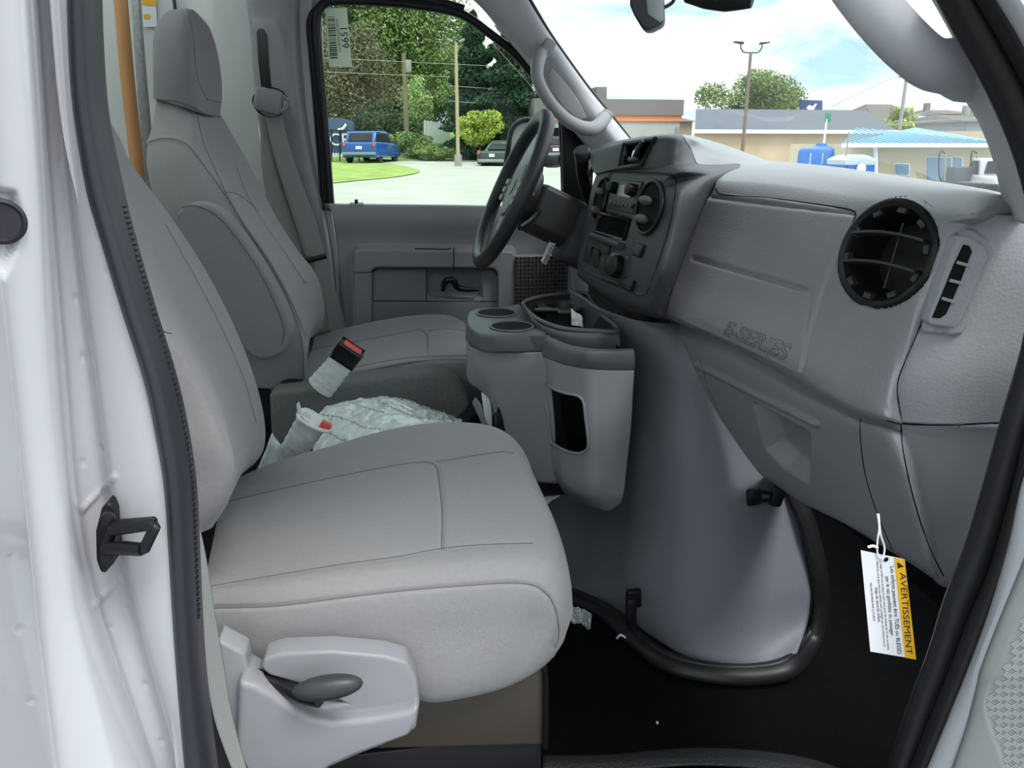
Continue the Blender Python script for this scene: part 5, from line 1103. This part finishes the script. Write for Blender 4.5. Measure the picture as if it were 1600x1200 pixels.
def leaves(name, c, rad, n, sz, m, parent, cone=False, hollow=.35, seed=1, droop=0):
    rnd = random.Random(seed); vs, fs = [], []
    cl = []
    for _ in range(26):
        while True:
            p = Vector((rnd.uniform(-1, 1), rnd.uniform(-1, 1), rnd.uniform(-1, 1)))
            if .3 < p.length < .9: break
        cl.append(p)
    for i in range(n):
        if cone:
            h = rnd.random()**1.15; a = rnd.uniform(0, 6.283); tier = .75+.25*math.sin(h*38)
            r = (1-h)**.62*tier*(rnd.random()**.45)
            p = Vector((math.cos(a)*r, math.sin(a)*r, h*2-1-.10*r))
        else:
            b = rnd.choice(cl); o = Vector((rnd.gauss(0, 1), rnd.gauss(0, 1), rnd.gauss(0, 1))).normalized()*(rnd.random()**.4)*.36
            p = b+o
            if p.length > 1.1: p = p.normalized()*1.1
        q = c+Vector((p.x*rad[0], p.y*rad[1], p.z*rad[2]))
        a = Vector((rnd.gauss(0, 1), rnd.gauss(0, 1), rnd.gauss(0, .7)-droop)).normalized(); b = a.cross(Vector((rnd.gauss(0, 1), rnd.gauss(0, 1), rnd.gauss(0, 1)))).normalized()
        s = sz*rnd.uniform(.6, 1.3); k = len(vs)
        vs += [tuple(q-a*s-b*s*.1), tuple(q-b*s*.5), tuple(q+a*s), tuple(q+b*s*.5)]; fs.append((k, k+1, k+2, k+3))
    me = bpy.data.meshes.new(name); me.from_pydata(vs, [], fs); me.update()
    return link(name, me, m, parent, False)
def tree(name, label, cat, px, D, y0, y1, wpx, m, n=4200, sz=.26, cone=False, trunk=.16, seed=1, base=None, group=None, droop=0):
    c0 = P(px, y0, D); c1 = P(px, y1, D); cz = (c0.z+c1.z)/2; rz = abs(c0.z-c1.z)/2; rx = wpx/2*D/1200/.98
    zb = gz(c0.x, D) if base is None else base
    t = thing(name, (c0.x, D, zb), label, cat, group)
    if trunk:
        tube('trunk', [Vector((c0.x, D, zb-.3)), Vector((c0.x+.1, D, (zb+cz)/2)), Vector((c0.x, D, cz+rz*.7))], [trunk, trunk*.8, trunk*.25], BARK, t, ns=8)
        rnd = random.Random(seed)
        bm = bmesh.new()
        for k in range(9):
            z0 = zb+(cz-zb)*(.4+.06*k); a = rnd.uniform(0, 6.28); e = Vector((c0.x+math.cos(a)*rx*.7, D+math.sin(a)*rx*.7, z0+rz*rnd.uniform(.2, .7)))
            tube_bm(bm, [Vector((c0.x+.05, D, z0)), (Vector((c0.x, D, z0))+e)/2+Vector((0, 0, .1)), e], [trunk*.35, trunk*.2, trunk*.06], ns=5)
        frombm('branches', bm, BARK, t)
    leaves('foliage', Vector((c0.x, D, cz)), (rx, min(rx, 3.5), rz), n, sz, m, t, cone, seed=seed, droop=droop)
    return t
LG = leafm('leaf_mid_green', (122, 142, 84)); LD = leafm('leaf_dark_green', (76, 92, 62)); LY = leafm('leaf_yellow_green', (166, 182, 84)); LB = leafm('leaf_brown_green', (122, 116, 92)); LS = leafm('needle_dark', (56, 80, 58)); LP = leafm('leaf_pale_green', (152, 172, 108))
tree('deciduous_tree', 'tall leafy green tree filling the middle of the driver window', 'tree', 640, 66, 200, -60, 200, LG, 22000, .16, seed=3)
tree('deciduous_tree', 'green tree between the tall leafy tree and the dark spruce', 'tree', 705, 63, 200, 70, 120, LG, 12000, .14, seed=4)
tree('deciduous_tree', 'brownish half bare tree behind the blue container and car', 'tree', 545, 60, 215, 20, 160, LB, 15000, .12, seed=5)
tree('deciduous_tree', 'green tree showing at the edge of the driver window behind the sticker', 'tree', 560, 68, 190, -60, 170, LD, 14000, .16, seed=12)
tree('spruce_tree', 'dark green spruce just beyond the lamp post', 'tree', 742, 49.5, 232, 18, 120, LS, 15000, .15, True, seed=6, droop=.5)
tree('spruce_tree', 'broad dark green spruce in front of the grey shop', 'tree', 800, 48, 236, 0, 160, LS, 20000, .15, True, seed=7, droop=.5)
tree('sapling', 'thin pale sapling growing beside the wooden utility pole', 'tree', 655, 54, 225, 120, 60, LP, 3000, .09, trunk=.06, seed=8)
tree('bush', 'bright yellow green bush at the foot of the spruces', 'bush', 748, 45.5, 226, 168, 72, LY, 5000, .10, trunk=.05, seed=9)
tree('bush', 'rounded dark green bush behind the blue car', 'bush', 600, 54, 240, 160, 110, LD, 9000, .11, trunk=.06, seed=10)
tree('bush', 'low green undergrowth around the base of the utility pole', 'bush', 640, 49.5, 252, 208, 95, LG, 7000, .09, trunk=.04, seed=11)
tree('bush', 'low green scrub on the bank beside the lamp post', 'bush', 685, 47, 250, 228, 60, LG, 2500, .08, trunk=.04, seed=14)
tree('deciduous_tree', 'dark green tree filling the gap behind the wooden utility pole', 'tree', 650, 74, 235, 100, 230, LD, 16000, .17, seed=31)
# white fence on the bank
wfn = thing('board_fence', P(682, 215, 56), 'pale board fence on the bank behind the sapling', 'fence')
for i in range(9): prism('fence_board', pts([(662+i*4.6, 188+i*.6), (666.2+i*4.6, 188.5+i*.6), (666.2+i*4.6, 226), (662+i*4.6, 226)], 52.5), (0, .05, 0), M_('fence_white', (196, 200, 196), .7) if i == 0 else bpy.data.materials['fence_white'], wfn, bevel=0)
# container
ctn = thing('shipping_container', G(520, 254), 'blue shipping container with white lettering beyond the fence', 'container')
prism('container_body', pts([(470, 183), (535, 185), (552, 190), (551, 250), (470, 250)], 50), (0, 6, 0), BLUEC, ctn, bevel=.02)
text('container_lettering', 'CPZ', P(539, 219, 49.9), Vector((1, 0, 0)), Vector((0, 0, 1)), 1.0, PAPER, ctn, extrude=.02, align='CENTER')
tube('arc_mark', pts([(528, 203), (536, 201), (541, 194)], 49.9), .09, PAPER, ctn, n=8, ns=6)
tube('arc_mark', pts([(541, 232), (541, 240), (534, 244)], 49.9), .09, PAPER, ctn, n=8, ns=6)
cf = thing('chain_link_fence', G(530, 252), 'dark chain link fence in front of the blue container', 'fence')
for x in (518, 531, 546, 561): tube('fence_post', [P(x, 252, 46), P(x, 202+(x-518)*.05, 46)], .04, BLACK, cf, ns=6)
tube('top_rail', [P(470, 200, 46), P(562, 206, 46)], .035, BLACK, cf, ns=6)
bm = bmesh.new()
for i in range(20):
    x = 470+i*4.6; tube_bm(bm, [P(x, 202, 46), P(x+10, 252, 46)], .008, ns=3); tube_bm(bm, [P(x+10, 202, 46), P(x, 252, 46)], .008, ns=3)
frombm('wire_mesh', bm, BLACK, cf, False)
def car(name, label, cat, p, head, L, Wd, H, col, kind='suv', group=None):
    t = thing(name, p, label, cat, group); t.rotation_euler = (0, 0, 0)
    f = Vector((math.sin(head), math.cos(head), 0)); r = Vector((f.y, -f.x, 0)); up = Vector((0, 0, 1))
    def Q(a, b, c): return p+f*(a*L)+r*(b*Wd)+up*(c*H)
    prof = {'suv': [(-.5, .17), (-.5, .62), (-.47, .66), (.22, .62), (.45, .54), (.5, .42), (.5, .17)], 'sedan': [(-.5, .17), (-.5, .60), (-.32, .66), (.2, .64), (.46, .54), (.5, .42), (.5, .17)], 'pickup': [(-.5, .3), (-.5, .6), (-.1, .6), (.2, .6), (.46, .56), (.5, .45), (.5, .28)]}[kind]
    roof = {'suv': [(-.46, .64), (-.38, .97), (-.3, 1.0), (.02, 1.0), (.1, .95), (.24, .62)], 'sedan': [(-.36, .64), (-.18, .97), (-.1, 1.0), (.04, 1.0), (.1, .95), (.26, .62)], 'pickup': [(-.1, .58), (-.08, .97), (-.05, 1.0), (.1, 1.0), (.14, .95), (.24, .58)]}[kind]
    prism('car_body', [Q(a, -.5, c) for a, c in prof], r*Wd, col, t, bevel=.08)
    cab = prism('cabin', [Q(a, -.43, c) for a, c in roof], r*Wd*.86, col, t, bevel=.06)
    bm = bmesh.new()
    for sg in (-1, 1):
        w = [Q(a*.86+(roof[0][0]+roof[-1][0])*.07, sg*.437, .64+(c-.64)*.8) for a, c in roof]
        bm.faces.new([bm.verts.new(v) for v in w])
    frombm('side_glass', bm, BLACK, cab, False)
    a0, c0 = roof[0]; a1, c1 = roof[1]; b0, d0 = roof[-1]; b1, d1 = roof[-2]
    prism('rear_glass', [Q(a0+.01-.012, -.36, c0+.05), Q(a0+.01-.012, .36, c0+.05), Q(a1-.014, .33, c1-.04), Q(a1-.014, -.33, c1-.04)], f*.02, BLACK, cab, bevel=0)
    prism('front_glass', [Q(b0+.004, -.38, d0+.04), Q(b0+.004, .38, d0+.04), Q(b1+.012, .36, d1-.03), Q(b1+.012, -.36, d1-.03)], f*-.02, BLACK, cab, bevel=0)
    for a in (-.32, .31):
        for sg in (-1, 1):
            c = Q(a, sg*.44, .20); cyl('wheel', c-r*.11, c+r*.11, .33, .33, BLACK, t, 20, .03)
    for sg in (-1, 1):
        if kind != 'pickup': box('tail_lamp', Q(-.5, sg*.43, .58), (.14, .14, .2), RED, t, bevel=.02)
        box('head_lamp', Q(.485, sg*.38, .46), (.2, .2, .14), LIGHTBTN, t, bevel=.02)
    box('rear_bumper', Q(-.5, 0, .30), (Wd*.9*abs(r.x)+.1, Wd*.9*abs(r.y)+.1, .14), GALV, t, bevel=.02)
    box('number_plate', Q(-.508, 0, .48), (.32, .05, .15), PAPER, t, bevel=0)
    return t
car('suv_car', 'blue compact SUV parked facing away beside the container', 'car', G(583, 254), .30, 4.4, 1.9, 1.66, M_('car_blue', (28, 82, 158), .25, coat=.6), 'suv')
car('sedan_car', 'dark sedan parked at the foot of the bank by the spruces', 'car', P(797, 260, 42)-Vector((0, 0, .1)), .55, 4.5, 1.8, 1.42, M_('car_dark_green', (66, 74, 72), .3, coat=.5), 'sedan')
# poles
def pole(name, label, px, y0, y1, D, r, m, cat='pole'):
    a = P(px, y0, D); b = P(px, y1, D); t = thing(name, (a.x, D, a.z), label, cat)
    tube('post', [Vector((a.x, D, a.z)), Vector((a.x, D, b.z))], [r, r*.75], m, t, ns=10); return t, Vector((a.x, D, a.z)), Vector((a.x, D, b.z))
t, a, b = pole('utility_pole', 'weathered wooden utility pole standing in the undergrowth', 637, 250, 84, 50, .17, POLEW)
box('transformer', b+Vector((.25, 0, -.7)), (.35, .3, .7), POLEG, t, bevel=.04)
t, a, b = pole('lamp_post', 'tall pale lamp post on a square concrete base', 716, 262, 66, 40, .10, M_('pole_pale', (176, 158, 128), .7), 'street lamp')
prism('concrete_base', [a+Vector((x*.17, y*.17, 0)) for x, y in ((-1, -1), (1, -1), (1, 1), (-1, 1))], (0, 0, .62), POLEG, t, bevel=.02)
for sg in (-1, 1):
    tube('lamp_arm', [b-Vector((0, 0, .2)), b+Vector((sg*.2, 0, 0))], .025, BLACK, t, ns=6); box('lamp_head', b+Vector((sg*.28, 0, .08)), (.3, .2, .1), POLEG, t, rot=Matrix.Rotation(-sg*.35, 3, 'Y'), bevel=.02)
t, a, b = pole('lamp_post', 'double headed parking lot lamp post in front of the long grey roof', 1158, 262, 82, 36, .09, M_('pole_brown', (120, 104, 92), .7), 'street lamp')
for sg in (-1, 1):
    tube('lamp_arm', [b, b+Vector((sg*.35, 0, .02)), b+Vector((sg*.5, 0, .2)), b+Vector((sg*.52, 0, .34))], .03, BLACK, t, n=14, ns=6)
    prism('lamp_head', [b+Vector((sg*.42, -.12, .34)), b+Vector((sg*.85, -.12, .42)), b+Vector((sg*.85, -.12, .46)), b+Vector((sg*.42, -.12, .44))], (0, .25, 0), BLACK, t, bevel=.01)
# shop with orange band
SHG = M_('shop_grey_cladding', (118, 112, 112), .8, .5, 6, kind='wave'); SHW = M_('shop_pale_block', (168, 168, 164), .8, .2, 3, var=.08, vscale=1); ORG = M_('orange_band', (214, 140, 92), .6); BEI = M_('beige_block_wall', (190, 172, 146), .9, .3, 3, var=.08, vscale=.8)
sp = thing('shop_building', P(950, 262, 45), 'flat roofed grey shop with an orange band and dark garage opening', 'building')
xl, xr = P(836, 200, 45).x, P(1062, 200, 45).x
def zz(py, D, px=950): return P(px, py, D).z
def wallbox(nm, x0, x1, z0, z1, y0, y1, m, par, bev=.0): return box(nm, ((x0+x1)/2, (y0+y1)/2, (z0+z1)/2), (x1-x0, y1-y0, z1-z0), m, par, bevel=bev)
wallbox('wall', xl, xr, .6, zz(188, 45), 45, 57, SHW, sp); wallbox('orange_band', xl-.05, xr+.05, zz(189, 45), zz(180, 45), 44.9, 57, ORG, sp); wallbox('parapet', xl-.1, xr+.1, zz(180, 45), zz(155, 45), 44.8, 57, SHG, sp)
wallbox('garage_opening', P(856, 200, 45).x, P(880, 200, 45).x, .6, zz(200, 45), 44.95, 45.4, VOID, sp)
wallbox('roof_unit', P(925, 150, 47).x, P(941, 150, 47).x, zz(158, 47), zz(138, 47), 46, 48, SHG, sp)
wallbox('doorway', P(1056, 200, 45).x, P(1061, 200, 45).x, .6, zz(198, 45), 44.9, 45.2, POLEG, sp)
car('parked_car', 'red tailed dark car parked inside the shop garage opening', 'car', P(868, 246, 43.6)-Vector((0, 0, .2)), .2, 4.0, 1.4, 1.3, M_('car_maroon', (70, 40, 60), .3, coat=.5), 'suv')
# long low building
lb = thing('long_building', P(1250, 270, 37), 'long beige block building under a dark grey shingle roof', 'building')
x0, x1 = P(1085, 205, 37).x, P(1600, 205, 37).x; ze = P(1200, 204, 37).z; zr = P(1200, 171, 43).z
def footbox(nm, fp, z0, z1, m, par): return prism(nm, [Vector((x, y, z0)) for x, y in fp], (0, 0, z1-z0), m, par, bevel=0)
kk = 49/37.0
footbox('wall', [(x0, 37), (x1+4, 37), (x1+8, 49), (x0*kk+.5, 49)], 0, ze, BEI, lb)
bm = bmesh.new(); xe = P(1388, 205, 37).x; xt = P(1352, 172, 43).x; xg = x0*43/37.0
v = [bm.verts.new(q) for q in ((x0-.1, 36.7, ze), (xe+.3, 36.7, ze), (xt, 43, zr), (xg, 43, zr), (x0*kk+.5, 49.3, ze), (xe*kk, 49.3, ze))]
bm.faces.new((v[0], v[1], v[2], v[3])); bm.faces.new((v[3], v[2], v[5], v[4])); bm.faces.new((v[1], v[5], v[2])); bm.faces.new((v[0], v[3], v[4])); bm.faces.new((v[0], v[4], v[5], v[1]))
frombm('roof', bm, M_('dark_shingle_roof', (92, 96, 104), .9, .3, 8, var=.08, vscale=2), lb, False)
wallbox('fascia', x0-.1, xe+.3, ze-.14, ze+.03, 36.62, 36.72, PAPER, lb)
bs = thing('roadside_sign', P(1268, 172, 50), 'dark blue sign board with a white bird mark above the long roof', 'sign')
prism('board', pts([(1251, 156), (1285, 157), (1285, 174), (1251, 174)], 50), (0, .2, 0), M_('sign_blue', (42, 66, 112), .5), bs, bevel=0)
prism('bird_mark', pts([(1260, 169), (1264, 164), (1270, 166), (1274, 162), (1277, 162), (1274, 167), (1272, 171), (1270, 172), (1270, 174), (1267, 172), (1262, 171)], 49.95), (0, .02, 0), PAPER, bs, bevel=0)
tube('sign_post', [P(1268, 174, 50.1), P(1268, 240, 50.1)], .12, POLEG, bs, ns=8)
tree('deciduous_tree', 'round leafy tree rising behind the long grey roof', 'tree', 1168, 56, 200, 108, 150, LG, 11000, .13, seed=21)
tree('deciduous_tree', 'small leafy tree beside the round tree behind the long roof', 'tree', 1218, 58, 200, 140, 60, LP, 1800, .2, seed=22)
tree('deciduous_tree', 'yellow green tree in front of the hilltop house', 'tree', 1408, 52, 215, 168, 56, LY, 1800, .16, seed=23)
# small house between shop and long building
def house(label, px0, px1, pyt, pye, D, wm, rm, dep=8, inset=.3):
    h = thing('house', P((px0+px1)/2, 240, D), label, 'house')
    a, b = P(px0, pye, D).x, P(px1, pye, D).x; e = P(px0, pye, D).z; r_ = P(px0, pyt, D+dep/2).z
    wallbox('wall', a, b, 0, e, D, D+dep, wm, h)
    bm = bmesh.new(); o = .3; w = (b-a)*inset
    v = [bm.verts.new(q) for q in ((a-o, D-o, e), (b+o, D-o, e), (b+o, D+dep+o, e), (a-o, D+dep+o, e), (a+w, D+dep/2, r_), (b-w, D+dep/2, r_))]
    for f in ((0, 1, 5, 4), (1, 2, 5), (2, 3, 4, 5), (3, 0, 4), (0, 3, 2, 1)): bm.faces.new([v[i] for i in f])
    frombm('roof', bm, rm, h, False); return h, a, b, e
RFG = M_('weathered_roof', (104, 96, 90), .9); HWB = M_('house_tan_wall', (142, 132, 116), .9); HGR = M_('house_grey_siding', (140, 146, 150), .8); WIN = M_('window_glass_dark', (96, 116, 132), .2)
house('small gabled house seen between the shop and the long building', 1060, 1082, 180, 190, 55, HWB, RFG)
hh_, a, b, e = house('hilltop house with a broad hipped roof and three white dormer windows', 1372, 1478, 163, 196, 60, HWB, RFG, 10)
for i, x in enumerate((1426, 1436, 1447)): prism('dormer_window', pts([(x, 181), (x+8, 182), (x+8, 189), (x, 188)], 59.2), (0, .6, 0), PAPER, hh_, bevel=.02)
box('chimney', P(1448, 168, 64), (.4, .4, .7), RFG, hh_, bevel=0)
h2, a, b, e = house('tall brown shingled house at the edge of the windshield view', 1480, 1530, 172, 178, 74, RFG, RFG, 9, .1)
for x in (1489, 1500): prism('house_window', pts([(x, 206), (x+6, 207), (x+6, 216), (x, 215)], 73.8), (0, .2, 0), PAPER, h2, bevel=0)
h3, a, b, e = house('grey sided house beside the tall brown house', 1512, 1575, 180, 190, 53, HGR, RFG, 9, .1)
prism('house_window', pts([(1523, 205), (1531, 206), (1531, 218), (1523, 217)], 52.8), (0, .2, 0), PAPER, h3, bevel=0)
# booth with blue metal roof
RB = M_('blue_metal_roof', (120, 166, 190), .5, .6, 2.2, kind='wave'); CRM = M_('cream_panel_wall', (206, 194, 164), .8)
bo = thing('car_wash_booth', P(1450, 300, 25), 'cream car wash booth under a pale blue metal hip roof', 'building')
a, b = P(1372, 225, 25).x, P(1550, 225, 25).x; e = P(1440, 224, 25).z; ap_ = P(1430, 199, 28)
wallbox('wall', a, b+2, 0, e, 25, 31, CRM, bo)
bm = bmesh.new(); xl_ = P(1300, 226, 25).x
v = [bm.verts.new(q) for q in ((xl_, 24.4, e-.02), (b+.3, 24.4, e-.02), (b+1.8, 31.6, e), (P(1330, 226, 31.6).x, 31.6, e), (ap_.x, 28, ap_.z))]
for f in ((0, 1, 4), (1, 2, 4), (2, 3, 4), (3, 0, 4), (0, 3, 2, 1)): bm.faces.new([v[i] for i in f])
frombm('roof', bm, RB, bo, False)
wallbox('fascia', xl_, b+.3, e-.13, e, 24.33, 24.42, PAPER, bo)
bm = bmesh.new()
for i in range(26):
    f = i/25; q0 = Vector((xl_, 24.4, e)).lerp(Vector((b+.3, 24.4, e)), f); k = min(1, (f/.42) if f < .42 else (1-f)/.58)
    tube_bm(bm, [q0, q0.lerp(Vector((q0.x, 28, ap_.z)), k*.98)], .02, ns=4)
frombm('roof_rib', bm, RB, bo, False)
for q in ([(1449, 246), (1486, 247), (1486, 282), (1449, 280)], [(1491, 246), (1503, 247), (1503, 264), (1491, 263)], [(1400, 256), (1420, 257), (1420, 273), (1400, 272)]):
    w = prism('booth_window', pts([(q[0][0]-2, q[0][1]-2), (q[1][0]+2, q[1][1]-2), (q[2][0]+2, q[2][1]+2), (q[3][0]-2, q[3][1]+2)], 24.97), (0, .05, 0), PAPER, bo, bevel=0); prism('window_pane', pts(q, 24.93), (0, .03, 0), M_('pane_blue', (120, 158, 186), .2) if q[0][0] == 1449 else bpy.data.materials['pane_blue'], w, bevel=0)
tube('booth_corner_post', [P(1368, 224, 24.6), P(1368, 300, 24.6)], .07, PAPER, bo, ns=8)
tk = thing('water_tank', P(1281, 275, 27), 'large round blue plastic water tank beside the portable toilet', 'tank')
c = P(1281, 270, 28.5); r_ = (P(1314, 245, 28.5).x-P(1248, 245, 28.5).x)/2; z1 = P(1281, 238, 28.5).z
BT = M_('tank_blue', (48, 112, 192), .4)
disc_ring('tank_shell', Vector((c.x, 28.5, 0)), Vector((0, 0, 1)), [(r_, 0), (r_, z1*.5), (r_*1.01, z1*.51), (r_, z1*.52), (r_, z1), (r_*.93, z1+.12), (r_*.3, z1+.24), (r_*.28, z1+.32), (.001, z1+.33)], BT, tk, ns=40)
prism('tank_label', [Vector((c.x+r_*1.01*math.sin(t), 28.5-r_*1.01*math.cos(t), z)) for t, z in ((-1.0, 1.1), (-.45, 1.1), (-.45, 1.5), (-1.0, 1.5))], (0, .03, 0), CRM, tk, bevel=0)
po = thing('portable_toilet', P(1344, 285, 26), 'blue portable toilet with a rounded pale roof beside the tank', 'portable toilet')
a, b = P(1320, 250, 23.7).x, P(1368, 250, 23.7).x; e = P(1344, 252, 23.7).z; tp_ = P(1344, 239, 23.7).z
wallbox('cabin', a, b, .2, e, 23.7, 24.7, BT, po)
prism('arched_roof', [Vector((a-.03+(b-a+.06)*i/12, 23.65, e-.05+(tp_-e)*math.sin(math.pi*(.12+.76*i/12)))) for i in range(13)]+[Vector((b, 23.65, e-.12)), Vector((a, 23.65, e-.12))], (0, 1.1, 0), M_('toilet_roof_grey', (188, 200, 208), .5), po, bevel=.02)
prism('door_panel', [Vector((a+.1, 23.66, .3)), Vector((b-.1, 23.66, .3)), Vector((b-.1, 23.66, e-.12)), Vector((a+.1, 23.66, e-.12))], (0, .04, 0), M_('toilet_door_blue', (36, 98, 176), .4), po, bevel=.01)
disc_ring('round_emblem', P(1346, 263, 23.6), Vector((0, -1, 0)), [(.16, 0), (.0001, .005)], PAPER, po)
t, a, b = pole('sign_pole', 'thin white pole with a small green sign beside the blue tank', 1283, 262, 186, 30, .045, PAPER, 'sign')
box('green_sign', b+Vector((.05, 0, .05)), (.22, .05, .35), M_('sign_green', (30, 128, 88), .5), t, bevel=.01)
t, a, b = pole('utility_pole', 'tall utility pole with a crossarm behind the booth roof', 1402, 225, 114, 51, .14, POLEG)
box('crossarm', b+Vector((0, 0, -.25)), (1.1, .1, .1), POLEW, t, bevel=0); tops = b
t, a, b = pole('utility_pole', 'distant short pole with a transformer at the far edge of the windshield', 1508, 238, 152, 59, .14, POLEG)
box('transformer', b+Vector((-.5, 0, -1.0)), (.5, .5, .8), POLEG, t, bevel=.05)
t, a, b = pole('utility_pole', 'distant thin pole behind the hilltop house', 1384, 238, 168, 58, .1, POLEW)
t, a, b = pole('street_post', 'thin grey post standing between the tank and the portable toilet', 1319, 268, 206, 24, .03, POLEG)
for i, (q, lb_) in enumerate((([(880, 108), (700, 100), (500, 90)], 'topmost overhead wire across the driver window'), ([(500, 112), (640, 118), (700, 120)], 'overhead wire running from the wooden pole past the sticker'), ([(700, 134), (780, 140), (850, 150)], 'overhead wire crossing the dark spruces'), ([(700, 158), (780, 163), (850, 165)], 'lower overhead wire crossing the dark spruces'),
    ([(1320, 212), (1400, 190), (1510, 152)], 'sagging overhead wire climbing to the far pole'), ([(1320, 206), (1420, 192), (1560, 182)], 'overhead wire passing below the hilltop house'), ([(1300, 166), (1402, 120), (1500, 100)], 'overhead wire meeting the crossarm pole'))):
    w = tube('overhead_wire', pts(q, 47.5 if q[0][0] < 1000 else 44), .018, POLEG, n=24, ns=5); tag(w, 'thin '+lb_, 'wire', 'overhead wires')
for x, lb_ in ((1470, 'black looped hose stand in front of the booth door'), (1520, 'black looped hose stand beside the white pickup')):
    hs = thing('hose_stand', P(x, 290, 22), lb_, 'hose stand')
    tube('stand_post', [P(x+6, 300, 22), P(x+7, 240, 22)], .035, POLEG, hs, ns=8)
    tube('hose', pts([(x+7, 240), (x, 236), (x-3, 250), (x-2, 275), (x+2, 286)], 21.9), .022, BLACK, hs, n=24, ns=6)
bn = box('planter_box', P(1496, 272, 22), (.62, .5, .42), M_('planter_dark', (70, 76, 80), .7), bevel=.02); tag(bn, 'dark rectangular planter box standing by the hose stand', 'planter')
pk_ = car('pickup_truck', 'white pickup truck parked at the far edge of the windshield view', 'truck', P(1562, 306, 21.5)-Vector((0, 0, .1)), .42, 4.6, 1.8, 1.2, WHITE, 'pickup')
